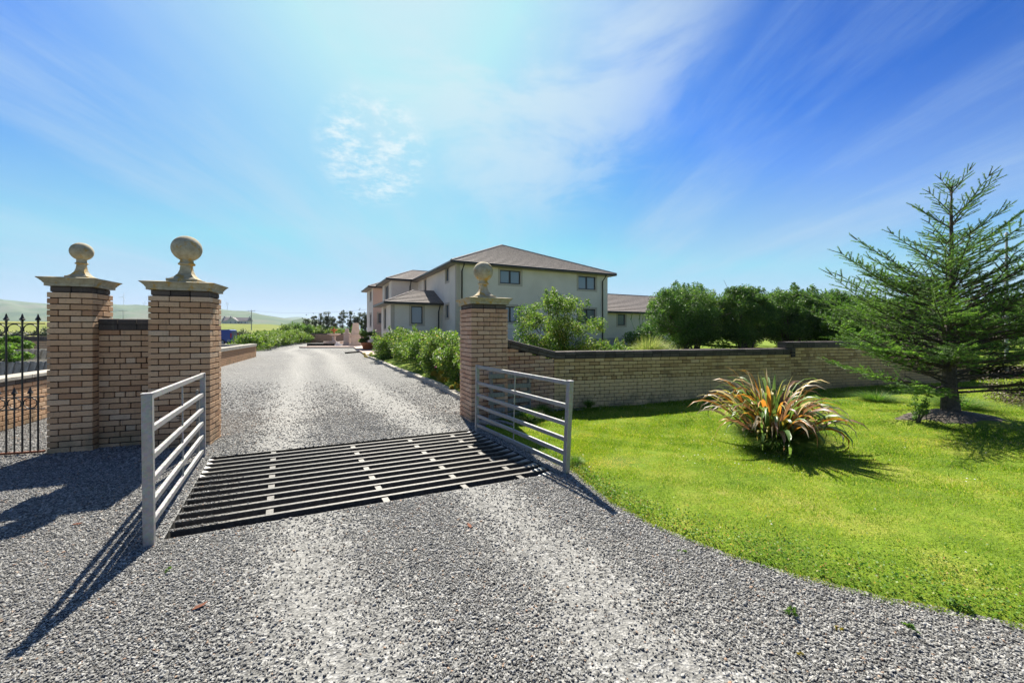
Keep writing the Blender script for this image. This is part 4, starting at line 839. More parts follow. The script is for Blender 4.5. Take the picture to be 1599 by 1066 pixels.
# ---------------------------------------------------------------- spruce on the lawn
def spruce(x, y, z):
    t = thing('spruce_tree', 'young open spruce tree standing on bare soil at the right of the lawn', 'tree', (x, y, z))
    Hh = 3.68; wood_ = MB(); seg = []; dseg = []
    wood_.tube([(0, 0, -.1), (.01, 0, .12), (.0, .01, .5), (.02, 0, 1.4), (.04, .01, 2.4), (.02, 0, 3.3), (.03, 0, Hh)], [.17, .115, .09, .052, .030, .017, .006], 10, False)
    def twig(p, d, ln, lv, live):
        n = max(2, int(ln/.09)); pts = [p]; dd = Vector(d)
        for i in range(n):
            dd = (dd+Vector((rng.normal(0, .05), rng.normal(0, .05), rng.normal(.02, .04)))).normalized(); pts.append(pts[-1]+dd*(ln/n))
        if ln > .1: wood_.tube([pts[0], pts[-1]] if n < 4 else [pts[0], pts[n//2], pts[-1]], [.0045 if lv else .009, .002] if n < 4 else [.006, .004, .002], 3, False)
        for i in range(n): (seg if live > .3 and (i >= n*(1-live)) else dseg).append((pts[i], pts[i+1], ln))
        if lv and ln > .22:
            for k in range(int(ln/.085)):
                f = .25+.7*k/max(1, int(ln/.085)); b = pts[min(n-1, int(f*n))]; side = 1 if k % 2 else -1
                ax = dd.cross(Vector((0, 0, 1))).normalized(); nd_ = (dd*.75+ax*side*.65+Vector((0, 0, rng.normal(.02, .12)))).normalized()
                twig(b, nd_, ln*rng.uniform(.22, .42)*(1.15-f*.6), 0, live)
    zz_ = .42
    while zz_ < Hh-.05:
        f = zz_/Hh; nb_ = 3 if f > .72 else (4 if f > .5 else 6)
        a0 = rng.uniform(0, 2*pi); zz_ += rng.normal(0, .03)
        for k in range(nb_):
            az = a0+2*pi*k/nb_+rng.normal(0, .2); L_ = (2.3*(1-f)**.85+.30)*rng.uniform(.5, 1.22)*(1 if f > .15 else .85)
            el = R(6)+R(46)*f**.9+rng.normal(0, .13); d = Vector((cos(az)*cos(el), sin(az)*cos(el), sin(el)))
            n = max(5, int(L_/.16)); pts = [Vector((0.02*f, 0, zz_+rng.normal(0, .05)))]
            for i in range(n):
                g = i/n; d = (d+Vector((rng.normal(0, .035), rng.normal(0, .035), .022*(1 if g > .4 else -.3)))).normalized(); pts.append(pts[-1]+d*L_/n)
            r0 = .008+.015*(1-f); wood_.tube(pts, [r0*(1-i/(n+.8)) for i in range(n+1)], 5, False)
            st = .054; s = .16*L_ if f < .6 else .08*L_; side = 1
            live0 = .34-.40*f if f < .75 else 0   # inner part of low branches is bare
            while s < L_*.985:
                g = s/L_; i = min(n-1, int(g*n)); p = pts[i].lerp(pts[i+1], g*n-i); dd = (pts[i+1]-pts[i]).normalized(); ax = dd.cross(Vector((0, 0, 1))).normalized(); side = -side
                ln = (.15+.45*(1-g)*min(L_, 1.6)*.62)*rng.uniform(.6, 1.3); nd_ = (dd*.72+ax*side*.72+Vector((0, 0, rng.normal(-.02, .16)))).normalized()
                live = 1.0 if g > live0+.25 else (.7 if g > live0 else .22)
                twig(p, nd_, ln, 1, live); s += st*rng.uniform(.7, 1.3)
            for i in range(n):
                if i/n > live0+.15: seg.append((pts[i], pts[i+1], L_))
            if rng.random() < .8:
                for sgn in (-1, 1): twig(pts[-1], (d+d.cross(Vector((0, 0, 1)))*sgn*.7).normalized(), .10+.05*L_, 0, 1.0)
        zz_ += .12 if f < .55 else .235
    for i in range(6): a = 2*pi*i/6; twig(Vector((.03, 0, Hh-.06)), Vector((cos(a)*.8, sin(a)*.8, .75)).normalized(), .16, 0, 1.0)
    seg.append((Vector((.03, 0, Hh-.5)), Vector((.03, 0, Hh+.1)), 1))
    wood_.put('trunk', BARK, t)
    def needles(sg, per_m, ln, wd, m, nm):
        P0 = np.array([s_[0] for s_ in sg]); P1 = np.array([s_[1] for s_ in sg]); l = np.linalg.norm(P1-P0, axis=1)
        cnt = np.maximum(1, (l*per_m).astype(int)); idx = np.repeat(np.arange(len(sg)), cnt); n = len(idx)
        u_ = rng.uniform(0, 1, n)[:, None]; ax = ((P1-P0)/l[:, None])[idx]; b = P0[idx]*(1-u_)+P1[idx]*u_
        r = rng.normal(size=(n, 3)); r[:, 2] += .35; r -= ax*(r*ax).sum(1)[:, None]; r /= np.linalg.norm(r, axis=1)[:, None]
        d = ax*.62+r*.78; L_ = ln*rng.uniform(.7, 1.2, n)[:, None]; s = np.cross(ax, r)*wd*.5
        V = np.stack([b-s, b+s, b+d*L_], 1).reshape(-1, 3); print('needles', nm, n)
        put(nm, raw_mesh(nm, V, np.arange(n*3).reshape(-1, 3), m, rnd=np.repeat(np.clip(rng.normal(.5, .2, len(sg))[idx]+rng.normal(0, .12, n), 0, 1), 3)), t)
    needles(seg, 430, .026, .0056, NEED, 'needles'); needles(dseg, 60, .014, .003, DEADN, 'bare_twigs')
spruce(6.95, 6.32, .17)
s2 = bush('brushwood_bush', 'brown twiggy undergrowth at the far right behind the spruce', 'bush', 10.2, 7.7, .05, 1.5, 1.0, .55, .5, 22, 6000, .04, DEADN, stems=20, cr_=(.25, .4), barkr=.012)
# bare soil ring under it, as stuff on the mound
th = np.linspace(0, 2*pi, 33)[:-1]; V = [(6.95, 6.25, .22)]; 
for rr_ in (.25, .5, .72):
    for a in th: 
        x_, y_ = 6.95+rr_*1.15*cos(a)*(1+.2*sin(3*a)+.08*sin(7*a)), 6.22+rr_*.72*sin(a)*(1+.2*sin(2*a+1)+.07*sin(9*a)); z_ = .008+float(lz(x_, y_, 1.0))+float(mound(x_, y_))+(.02 if rr_ < .7 else -.02); V.append((x_, y_, z_))
m_ = bpy.data.meshes.new('soil_mound'); fs = [(0, 1+i, 1+(i+1) % 32) for i in range(32)]+[(1+32*k+i, 33+32*k+i, 33+32*k+(i+1) % 32, 1+32*k+(i+1) % 32) for k in (0, 1) for i in range(32)]; V[0] = (6.95, 6.25, .03+float(lz(6.95, 6.25, 1.0))+.16)
m_.from_pydata(V, [], fs); m_.materials.append(SOIL); m_.update(); put('soil_mound', m_, kind='structure')
bush('sapling', 'tiny dark conifer seedling left of the spruce trunk', 'sapling', 6.2, 6.1, .08, .14, .14, .26, .30, 18, 1400, .028, NEED, stems=3)

# ---------------------------------------------------------------- New Zealand flax on the lawn
def flax(x, y, z):
    t = thing('flax_plant', 'sprawling flax plant with green, orange and straw-coloured drooping leaves on the lawn', 'plant', (x, y, z)); K = 11
    for i in range(298):
        az = rng.uniform(0, 2*pi); tall = rng.uniform(0, 1); ln = rng.uniform(.62, 1.16) if tall > .045 else rng.uniform(.85, 1.1)
        el0 = R(rng.uniform(34, 86)) if tall > .045 else R(rng.uniform(76, 89)); bend = rng.uniform(2.0, 4.0) if tall > .045 else rng.uniform(.2, .6); wd = rng.uniform(.011, .027)
        p = np.array([cos(az), sin(az), 0])*rng.uniform(0, .20); el = el0; azz = az; pts = []; ds = []
        start = rng.uniform(.30, .70)
        for k in range(K):
            pts.append(p.copy()); d = np.array([cos(azz)*cos(el), sin(azz)*cos(el), sin(el)]); ds.append(d); p = p+d*ln/(K-1); f = k/(K-1)
            el -= bend*.28*max(0, f-start*.6)*1.6; azz += rng.normal(0, .025)
            if p[2] < .03: p[2] = .03
        V = []; tw = rng.normal(0, .5)
        for k in range(K):
            f = k/(K-1); ww = wd*(.75+.8*f if f < .35 else 1.03)*(1 if f < .6 else max(.04, 1-((f-.6)/.4)**1.6)); d = ds[k]; s = np.cross(d, (0, 0, 1)); s = s/(np.linalg.norm(s)+1e-6); nn = np.cross(s, d); a = tw*f*1.5
            s2_ = s*cos(a)+nn*sin(a); V += [pts[k]-s2_*ww+nn*ww*.35, pts[k], pts[k]+s2_*ww+nn*ww*.35]
        F = [(k*3+j, k*3+j+1, k*3+j+4, k*3+j+3) for k in range(K-1) for j in (0, 1)]
        m = PH[rng.choice(5, p=[.44, .15, .16, .12, .13])] if tall > .045 else PH[rng.choice([0, 4, 2])]
        put('leaf', raw_mesh('leaf', V, F, m, rnd=np.clip(np.repeat(np.linspace(.2, .9, K), 3)+rng.normal(0, .1), 0, 1), smooth=True), t)
    return t
flax(3.43, 5.28, .05)
grass_clump('grass_tuft', 'dark long grass growing around the base of the flax plant', 3.43, 5.13, .03, 9000, .40, .60, .0035, TUFTG, None, 'grass tuft')
for i, (x, y, L_, n, lb) in enumerate([(-.3, 6.95, .25, 500, 'weedy grass tuft at the foot of the brick pillar behind the right rail'), (.55, 7.2, .22, 1300, 'weedy long grass against the foot of the low wall behind the right rail'), (1.5, 7.75, .16, 900, 'short weeds at the foot of the low wall right of the right rail'), (.25, 6.6, .3, 700, 'rough grass tuft behind the timber frame'), (6.4, 5.9, .18, 500, 'dry grass tuft at the left edge of the bare soil under the spruce'), (.72, 4.5, .12, 300, 'short grass tuft beside the near post of the right rail'),
        (8.3, 7.4, .35, 1600, 'long grass patch right of the spruce trunk'), (9.3, 6.6, .35, 1600, 'long grass patch at the right edge below the spruce'), (7.5, 8.2, .3, 1200, 'pale long grass behind the spruce trunk')]):
    grass_clump('grass_tuft', lb, x, y, .02 if x < 1 else .06, n, L_, L_*(1.1 if x < 5 else 2.0), .003, TUFTG, None, 'grass tuft')
# ---------------------------------------------------------------- lawn blades, daisies
def lawn_blades():
    n = 950000; i = rng.uniform(0, 219, n); s = rng.uniform(0, 1, n)
    x, y, z = lawn_z(i, s); ii = i.astype(int)
    area = np.hypot(ba[:, 0]-fa[:, 0], ba[:, 1]-fa[:, 1])[ii]*np.hypot(*np.gradient(fa, axis=0).T)[ii]
    # constant density near, thinning with distance and off the sides of the view
    fr = (y > .8) & (np.abs(x) < 1.45*y+1.0); dist = np.hypot(x, y)
    dens = np.where(fr, 1/np.clip(dist/3.2, 1, 4)**1.4, .0); wgt = dens*area; wgt /= wgt.max()*.32
    k = rng.uniform(0, 1, n) < wgt; x, y, z, dist, s, i = x[k], y[k], z[k], dist[k], s[k], i[k]
    bare = np.exp(-((x-1.25)**2/.08+(y-4.50)**2/.03))*.6+.5*(np.sin(x*6.1+y*2)*np.sin(y*7.7-x*3) > .82)+np.clip(1.25-np.hypot((x-6.95)/.9, (y-6.22)/.62), 0, 1)*1.6
    k = rng.uniform(0, 1, len(x)) > bare; x, y, z, dist, s, i = x[k], y[k], z[k], dist[k], s[k], i[k]; n = len(x); print('blades', n)
    lush = .5+.5*np.sin(x*2.3+np.sin(y*3.1)*1.5)*np.sin(y*2.7+x*.8); lush2 = np.sin(x*9+y*4)*np.sin(y*11-x*5)
    wdt = .0032*np.clip(dist/3.0, 1, 2.6)*rng.uniform(.7, 1.3, n); h_ = (.013+.012*lush+.005*lush2+.028*(rng.uniform(0, 1, n) < .02))*rng.uniform(.5, 1.4, n); 
    wallr = np.clip((s-.93)/.07, 0, 1); h_ *= 1+wallr*1.3; h_ = np.where(s < .05, h_*.8, h_)
    a = rng.uniform(0, 2*pi, n); tilt = rng.uniform(.1, 1.15, n); a2 = rng.uniform(0, 2*pi, n)
    P = np.stack([x, y, z-.003], 1); sd = np.stack([np.cos(a), np.sin(a), 0*a], 1)*wdt[:, None]*.5; tp = np.stack([np.cos(a2)*np.sin(tilt), np.sin(a2)*np.sin(tilt), np.cos(tilt)], 1)*h_[:, None]
    V = np.stack([P-sd, P+sd, P+tp], 1).reshape(-1, 3)
    dry = .5+.5*np.sin(x*1.7-y*2.9+1.0)*np.sin(x*.9+y*1.3+2); edge = np.exp(-s*30)
    blot = np.sin(x*4.3+2*np.sin(y*2.2))*np.sin(y*5.1+1.7*np.sin(x*3.0))+.6*np.sin(x*13+y*7)*np.sin(y*15-x*6)
    r = np.clip(rng.normal(.46, .22, n)+.13*blot+.26*(dry-.5)-.12*(lush-.5)+.6*np.exp(-((x-1.25)**2/.10+(y-4.50)**2/.05))+.45*np.exp(-s*110)+.30*np.exp(-np.abs(y-(5.55-.28*(x-5)))/.10)*(x > 4)*(x < 8), 0, 1)
    r = np.where(rng.uniform(0, 1, n) < .05, .97, r)
    put('lawn_grass', raw_mesh('lawn_grass', V, np.arange(n*3).reshape(-1, 3), GRASS, rnd=np.repeat(r, 3)), kind='stuff')
    q = MB()
    for c_ in range(260):
        if c_ < 110: i_ = rng.uniform(5, 110); s_ = rng.uniform(.86, .985)
        elif c_ < 150: i_ = rng.uniform(60, 80); s_ = rng.uniform(.3, .6)
        else: i_ = rng.uniform(0, 200); s_ = rng.uniform(.03, .9)
        X, Y, Z = lawn_z(np.array([i_]), np.array([s_])); rr_ = rng.uniform(.004, .009); zt = float(Z[0])+rng.uniform(.035, .055)+(.05 if c_ < 110 else 0); X, Y = float(X[0]), float(Y[0])
        q.add([(X+rr_*cos(j*pi/3), Y+rr_*sin(j*pi/3), zt+(.002 if j % 2 else 0)) for j in range(6)]+[(X, Y, zt+.004)], [(j, (j+1) % 6, 6) for j in range(6)])
    q.put('daisy_flowers', PETAL, kind='stuff')
    # stray tufts creeping over the gravel edge
    n = 16000; ci = rng.uniform(20, 215, 330); i_ = np.clip(ci[rng.integers(0, 330, n)]+rng.normal(0, .35, n), 0, 218.9); x = np.interp(i_, np.arange(220), fa[:, 0])+rng.normal(0, .022, n); y = np.interp(i_, np.arange(220), fa[:, 1])+rng.normal(0, .022, n)
    a = rng.uniform(0, 2*pi, n); a2 = rng.uniform(0, 2*pi, n); tl = rng.uniform(.3, 1.3, n); h2 = rng.uniform(.010, .034, n); P = np.stack([x, y, np.full(n, .006)], 1); sd = np.stack([np.cos(a), np.sin(a), 0*a], 1)*.0016
    tp = np.stack([np.cos(a2)*np.sin(tl), np.sin(a2)*np.sin(tl), np.cos(tl)], 1)*h2[:, None]; cl = rng.uniform(.2, 1, 330)
    put('edge_grass', raw_mesh('edge_grass', np.stack([P-sd, P+sd, P+tp], 1).reshape(-1, 3), np.arange(n*3).reshape(-1, 3), GRASS, rnd=np.repeat(np.clip(rng.normal(.55, .25, n), 0, 1), 3)), kind='stuff')
    # clover fringe along the gravel edge
    n = 24000; i = rng.uniform(20, 219, n); s = np.abs(rng.normal(.0, .05, n)); x, y, z = lawn_z(i, np.clip(s, 0, 1)); k = (y > .9) & (x < 1.5*y+1); x, y, z = x[k], y[k], z[k]
    V, F = leaves(np.stack([x+rng.normal(0, .02, len(x)), y+rng.normal(0, .02, len(x)), z+rng.uniform(.004, .03, len(x))], 1), .014, .9, up=.2)
    put('clover_fringe', raw_mesh('clover_fringe', V, F, leafm('clover', [(0, (.05, .13, .012)), (.7, (.12, .23, .025)), (.9, (.26, .28, .06)), (1, (.38, .20, .09))], .35), rnd=np.repeat(rng.uniform(0, 1, len(V)//4), 4)), kind='stuff')
lawn_blades()

# ---------------------------------------------------------------- loose gravel chippings near the camera (instanced stones)
from mathutils import geometry
poly = [tuple(p) for p in fa]+[(30, 12), (30, 14), (-.25, 7.42)]
def in_lawn(x, y):
    c_ = np.zeros(len(x), bool); P = np.array(poly); j = len(P)-1
    for i in range(len(P)):
        xi, yi = P[i]; xj, yj = P[j]
        if yi != yj: c_ ^= ((yi > y) != (yj > y)) & (x < (xj-xi)*(y-yi)/(yj-yi)+xi)
        j = i
    return c_
def kx(y): return np.interp(y, [p[1] for p in kp[::-1]], [p[0] for p in kp[::-1]])+np.where(y < 7.8, 30, -.02)
def chips_():
    pts = []
    for d0, d1, dn, sc_ in ((.9, 3.0, 13500, 1.0), (3.0, 4.6, 8000, 1.2), (4.6, 7.5, 3400, 1.6), (7.5, 13.0, 1000, 2.2)):
        w0, w1 = 1.36*d0+.3, 1.36*d1+.3; area = (w0+w1)*(d1-d0); n = int(area*dn)
        y = rng.uniform(d0, d1, n); x = rng.uniform(-1, 1, n)*w1; k = np.abs(x) < 1.36*y+.3; pts.append(np.stack([x[k], y[k], np.full(k.sum(), sc_)], 1))
    p = np.concatenate(pts); x, y, s = p.T
    a, b = ab(x, y); pit_ = (a > -.004) & (a < 1.004) & (b > -.006) & (b < 1.006)
    k = ~pit_ & ~in_lawn(x, y) & (rng.uniform(0, 1, len(x)) > np.clip(dustf(x, y)*1.05+.22*(np.sin(x*5.1+y*3.3)*np.sin(y*4.7-x*2.2))*(dustf(x, y) > .1), 0, .82)) & (rng.uniform(0, 1, len(x)) > (y-5.5)/7) & (x < kx(y))
    x, y, s = x[k], y[k], s[k]; z = np.full(len(x), .002)+rng.uniform(0, .004, len(x))
    # stones kicked over the left ends of the bars
    n = 1500; a_ = np.abs(rng.normal(0, .05, n)); b_ = (rng.integers(0, 9, n)+.92)/(nb+.75)+rng.normal(0, .005, n); X = O[0]+U[0]*a_+V_[0]*b_; Y = O[1]+U[1]*a_+V_[1]*b_
    x = np.r_[x, X]; y = np.r_[y, Y]; z = np.r_[z, np.full(n, .003)]; s = np.r_[s, np.full(n, .8)]
    n = len(x); print('chips', n); me = bpy.data.meshes.new('gravel_chippings'); me.vertices.add(n); me.vertices.foreach_set('co', np.stack([x, y, z], 1).astype(np.float32).ravel())
    A = me.attributes.new('sz', 'FLOAT', 'POINT'); A.data.foreach_set('value', (s*rng.lognormal(0, .28, n)).astype(np.float32))
    o = put('gravel_chippings', me, kind='stuff')
    ng = bpy.data.node_groups.new('scatter_stones', 'GeometryNodeTree'); ng.interface.new_socket('Geometry', in_out='INPUT', socket_type='NodeSocketGeometry'); ng.interface.new_socket('Geometry', in_out='OUTPUT', socket_type='NodeSocketGeometry')
    G = ng.nodes; K = ng.links; gi = G.new('NodeGroupInput'); go = G.new('NodeGroupOutput')
    ico = G.new('GeometryNodeMeshIcoSphere'); ico.inputs['Radius'].default_value = .0053; ico.inputs['Subdivisions'].default_value = 1
    sm = G.new('GeometryNodeSetMaterial'); sm.inputs['Material'].default_value = CHIP; K.new(ico.outputs[0], sm.inputs[0])
    iop = G.new('GeometryNodeInstanceOnPoints'); K.new(gi.outputs[0], iop.inputs['Points']); K.new(sm.outputs[0], iop.inputs['Instance'])
    rv = G.new('FunctionNodeRandomValue'); rv.data_type = 'FLOAT_VECTOR'; rv.inputs[0].default_value = (-.6, -.6, 0); rv.inputs[1].default_value = (.6, .6, 6.28); K.new(rv.outputs[0], iop.inputs['Rotation'])
    r2 = G.new('FunctionNodeRandomValue'); r2.data_type = 'FLOAT_VECTOR'; r2.inputs[0].default_value = (.8, .5, .35); r2.inputs[1].default_value = (1.6, 1.0, .75); r2.inputs['Seed'].default_value = 5
    na = G.new('GeometryNodeInputNamedAttribute'); na.data_type = 'FLOAT'; na.inputs[0].default_value = 'sz'
    vm = G.new('ShaderNodeVectorMath'); vm.operation = 'MULTIPLY'; K.new(r2.outputs[0], vm.inputs[0]); K.new(na.outputs[0], vm.inputs[1]); K.new(vm.outputs[0], iop.inputs['Scale'])
    K.new(iop.outputs[0], go.inputs[0]); md = o.modifiers.new('stones', 'NODES'); md.node_group = ng
chips_()
for i, (x, y, r, m, lb) in enumerate([(-2.17, 2.52, .030, LITEL, 'tiny bright weed in the gravel left of the cattle grid, near the steel post shadow'), (1.17, 2.75, .032, LITEL, 'small weed in the gravel nearest the lawn edge'), (1.49, 2.13, .045, LITEL, 'pale seedling in the gravel right of the wheel track'), (2.02, 2.02, .04, TUFTG, 'small grass weed in the gravel at the lower right'),
        (1.66, 2.03, .022, YEL, 'rusty weed speck in the gravel left of the small grass weed'), (2.44, 2.17, .06, LITEL, 'broad-leaved weed at the lawn edge in the lower right'), (1.35, 1.86, .02, YEL, 'orange-tinged weed in the lowest right part of the gravel')]):
    bush('gravel_weed', lb, 'weed', x, y, .0, r, r, r*.6, r*.5, 5, 60, r*.6, m, 'weeds growing in the gravel', stems=0, zmin=0, aspect=.4)
for i, (x, y, rz, lb) in enumerate([(-3.42, 3.13, .3, 'reddish dead leaf on the gravel at the left, near the shadow of the pillars'), (-1.72, 2.19, 1.0, 'small brown dead leaf on the gravel below the cattle grid'), (-.33, 3.1, 2.0, 'pale brown dead leaf in front of the cattle grid')]):
    V = [(-.035, 0, .012), (-.01, -.014, .016), (.02, -.012, .014), (.04, 0, .020), (.02, .013, .013), (-.01, .015, .017), (0, 0, .010)]
    MB().add(V, [(0, 1, 6), (1, 2, 6), (2, 3, 6), (3, 4, 6), (4, 5, 6), (5, 0, 6)]).put('dead_leaf', RUST, None, loc=(x, y, 0), rz=rz, label=lb, cat='leaf', group='dead leaves on the gravel')

# ---------------------------------------------------------------- patio, fountain, entrance pier, pot
tag(MB().box((-20.0, 37.4, -.2), (-12.5, 46, .12)).add([(-14.9, 37.4, .13), (-8.95, 24.4, .13), (-7.6, 24.9, .13), (-7.4, 46, .13), (-14.9, 46, .13), (-14.9, 37.4, -.1), (-8.95, 24.4, -.1)], [(0, 1, 2, 3, 4), (5, 6, 1, 0)]).put('patio', PAVE), kind='structure')
MB().box((-20.4, 39.6, 0), (-17.2, 39.9, .36)).put('low_wall', PITM, None, bevel=.02, label='low dark kerb wall in front of the fountain', cat='kerb')
MB().box((-17.6, 39.5, 0), (-16.9, 39.8, .30)).box((-17.5, 39.49, .3), (-17.2, 39.8, .5)).put('paving_blocks', WHITE, None, bevel=.02, label='small pale stack of blocks before the fountain', cat='blocks')
MB().bar((-11.65, 27.9, .05), (-11.3, 29.3, .05), .2, .1).put('kerb_strip', PITM, None, bevel=.02, label='short dark kerb strip lying alone in the gravel before the patio', cat='kerb')
t = thing('fountain', 'two-tier stone garden fountain on the paving at the far end of the driveway', 'fountain', (-19.0, 42.5, .1))
MB().lathe([(1.0, 0), (1.02, .28), (1.06, .32), (1.06, .40), (.9, .40), (.88, .22), (.02, .2)], 24).put('basin', PINKST, t)
MB().lathe([(.34, .2), (.36, .36), (.22, .44), (.15, .62), (.20, .84), (.13, 1.02)], 16).put('pedestal', PINKST, t, smooth=True)
MB().lathe([(.13, 1.0), (.40, 1.06), (.66, 1.17), (.70, 1.24), (.62, 1.22), (.1, 1.12)], 24).put('bowl', PINKST, t, smooth=True)
MB().lathe([(.10, 1.10), (.07, 1.3), (.10, 1.48), (.30, 1.58), (.42, 1.70), (.36, 1.70), (.08, 1.62), (.05, 1.85), (.01, 1.95)], 20).put('upper_bowl', TERRA, t, smooth=True)
t = thing('entrance_pier', 'pale pink tapering stone pier of the entrance steps right of the fountain', 'pier', (-15.9, 40.5, .1), R(20))
MB().loft([(.65, .5, 0), (.65, .5, .22), (.50, .38, .24), (.46, .34, 1.05)]).put('base', PINKST, t); MB().loft([(.56, .44, 1.055), (.56, .44, 1.17)]).put('moulding', PINKST, t); MB().loft([(.42, .30, 1.175), (.26, .20, 2.3), (.24, .18, 2.32)]).put('shaft', PINKST, t)
t = thing('entrance_pier', 'lower stone pier standing just left of the tapering one', 'pier', (-17.0, 41.0, .1), R(20)); MB().loft([(.45, .42, 0), (.45, .42, .2), (.32, .3, .22), (.3, .28, 1.2)]).put('base', PINKST, t); MB().loft([(.36, .34, 1.205), (.36, .34, 1.3), (.2, .18, 1.32), (.16, .15, 1.75)]).put('shaft', PINKST, t)
t = thing('flower_pot', 'terracotta planter with a leafy plant between the pier and the rose bed', 'planter', (-11.4, 31.5, .1)); MB().lathe([(.34, 0), (.46, .45), (.52, .46), (.52, .58), (.44, .58), (.42, .45), (.02, .42)], 18).put('pot', TERRA, t, smooth=True)
bush('potted_plant', 'leafy plant growing in the terracotta planter', 'plant', -11.4, 31.5, .62, .95, .8, .5, .45, 14, 2400, .13, HEDGL, stems=3)

# ---------------------------------------------------------------- blue van
t = thing('van', 'blue panel van parked behind the planting bed at the left of the driveway', 'van', (-32.3, 46.3, 0), R(12))
prof = [(-4.3, .35), (-4.35, .75), (-3.7, 1.02), (-3.0, 1.62), (-2.7, 1.74), (-.25, 1.78), (-.05, 1.72), (.02, .9), (.04, .35)]
q = MB(); k = len(prof); vs = [(x, y, z) for y, in_ in ((-.86, 0), (.86, 0)) for x, z in prof]
vs = []
for y in (-.88, .88):
    for x, z in prof: vs.append((x, y*(1 if z < 1.1 else .88), z))
q.add(vs, [tuple(range(k)), tuple(range(2*k-1, k-1, -1))]+[(i, i+k, (i+1) % k+k, (i+1) % k) for i in range(k)]); q.put('body', BLUE, t, bevel=.04)
MB().box((.045, -.60, 1.05), (.060, -.03, 1.55)).put('rear_window', GLASS, t); MB().box((.045, .03, 1.05), (.060, .60, 1.55)).put('rear_window', GLASS, t)
for s in (-1, 1): MB().box((-.02, s*.88-.06 if s > 0 else -.90, .85), (.07, s*.90 if s > 0 else -.78, 1.35)).put('tail_lamp', REDL, t, bevel=.01)
MB().box((.04, -.82, .32), (.14, .82, .52)).put('bumper', TYRE, t, bevel=.02); MB().box((.062, -.26, .62), (.070, .26, .73)).put('number_plate', mat('plate_yellow', lambda: pr((.6, .5, .05), .5)), t)
for x in (-.85, -3.5):
    for s in (-1, 1):
        wl = MB().tube([(x, s*.90, .32), (x, s*.70, .32)], .32, 18).put('wheel', TYRE, t); MB().tube([(x, s*.905, .32), (x, s*.86, .32)], .19, 12).put('rim', STEEL, wl)
# side windows of the cab
for s in (-1, 1): MB().add([(-2.95, s*.80, 1.08), (-2.1, s*.80, 1.08), (-2.1, s*.785, 1.55), (-2.75, s*.785, 1.55)], [(0, 1, 2, 3)]).put('side_window', GLASS, t)

# ---------------------------------------------------------------- far field things
def fz(x, y): return float(far_z(np.array(x, float), np.array(y, float)))
def px2(px, y): return (px-799.5)/622*y
hx = px2(370, 300); hz_ = fz(hx, 300)
t = thing('farmhouse', 'distant white farmhouse with steep grey gabled roof on the rise across the field', 'house', (hx, 300, hz_), R(10))
MB().box((-9, -3, -1), (9, 3.5, 2.6)).put('wall', WALLW, t); MB().add([(-9.3, -3.4, 2.5), (9.3, -3.4, 2.5), (9.3, .2, 5.2), (-9.3, .2, 5.2), (-9.3, 3.9, 2.5), (9.3, 3.9, 2.5)], [(0, 1, 2, 3), (3, 2, 5, 4), (0, 3, 4), (1, 5, 2)]).put('roof', SLATE, t)
for x in (-1.0,): MB().add([(x-3.6, -5, -1), (x+3.6, -5, -1), (x+3.6, -5, 2.6), (x, -5, 5.0), (x-3.6, -5, 2.6), (x-3.6, -2.9, -1), (x+3.6, -2.9, -1), (x+3.6, -2.9, 2.6), (x, -2.9, 5.0), (x-3.6, -2.9, 2.6)], [(0,1,2,3,4), (1,6,7,2), (5,0,4,9)]).put('gable_wall', WALLW, t); MB().add([(x-3.9, -5.2, 2.4), (x, -5.2, 5.1), (x, 0, 5.1), (x-3.9, 0, 2.4), (x+3.9, -5.2, 2.4), (x+3.9, 0, 2.4)], [(0, 1, 2, 3), (1, 4, 5, 2)]).put('gable_roof', SLATE, t)
for x, y in ((-8.6, .2), (-4.4, .2), (8.6, .2)): MB().box((x-.4, y-.4, 4.6), (x+.4, y+.4, 6.2)).put('chimney', WALLW, t)
for x in (-2.5, .6, 4, 6.5): MB().box((x, -5.05 if x < 2 else -3.06, .6), (x+1.0, -5.0 if x < 2 else -3.0, 2.0)).put('window', GLASS, t)
def pole(label, px, y, ztop, arm=1.8, dishes=True):
    x = px2(px, y); z = fz(x, y); t = thing('utility_pole', label, 'pole', (x, y, z), R(10), 'poles of the power line')
    MB().tube([(0, 0, -1), (0, 0, ztop-z)], [.16, .11], 8).put('post', GREYP, t); MB().bar((-arm/2, 0, ztop-z-.5), (arm/2, 0, ztop-z-.5), .12, .12).put('cross_arm', GREYP, t)
    for s in (-1, 0, 1): MB().tube([(s*arm*.45, 0, ztop-z-.45), (s*arm*.45, 0, ztop-z-.1)], [.06, .09], 6).put('insulator', GREYP, t)
    return Vector((x, y, ztop-.3))
pa = pole('nearer power line pole standing in the field left of the farther hedge', 392.5, 150, 9.8, 2.4)
pb = pole('small power line pole seen above the brick panel between the two left pillars', 192, 260, 15.5, 4.2); pc = pole('power line pole hidden behind the windswept trees', 588, 120, 8.9, 2.0)
pd = pole('last power line pole beyond the left pillar', -60, 260, 15.5, 4.2)
for i, (a, b) in enumerate(((pa, pc), (pb, pa), (pd, pb))):
    q = MB(); 
    for o_ in (0, ): q.tube([a.lerp(b, f)-Vector((0, 0, 1.2*4*f*(1-f))) for f in np.linspace(0, 1, 12)], .035, 4, False)
    tag(q.put('power_line', GREYP), ['thin power line running right from the near pole behind the windswept trees', 'power line between the two poles behind the left pillars', 'power line at the far left beyond the iron gate'][i], 'wire', 'power lines')
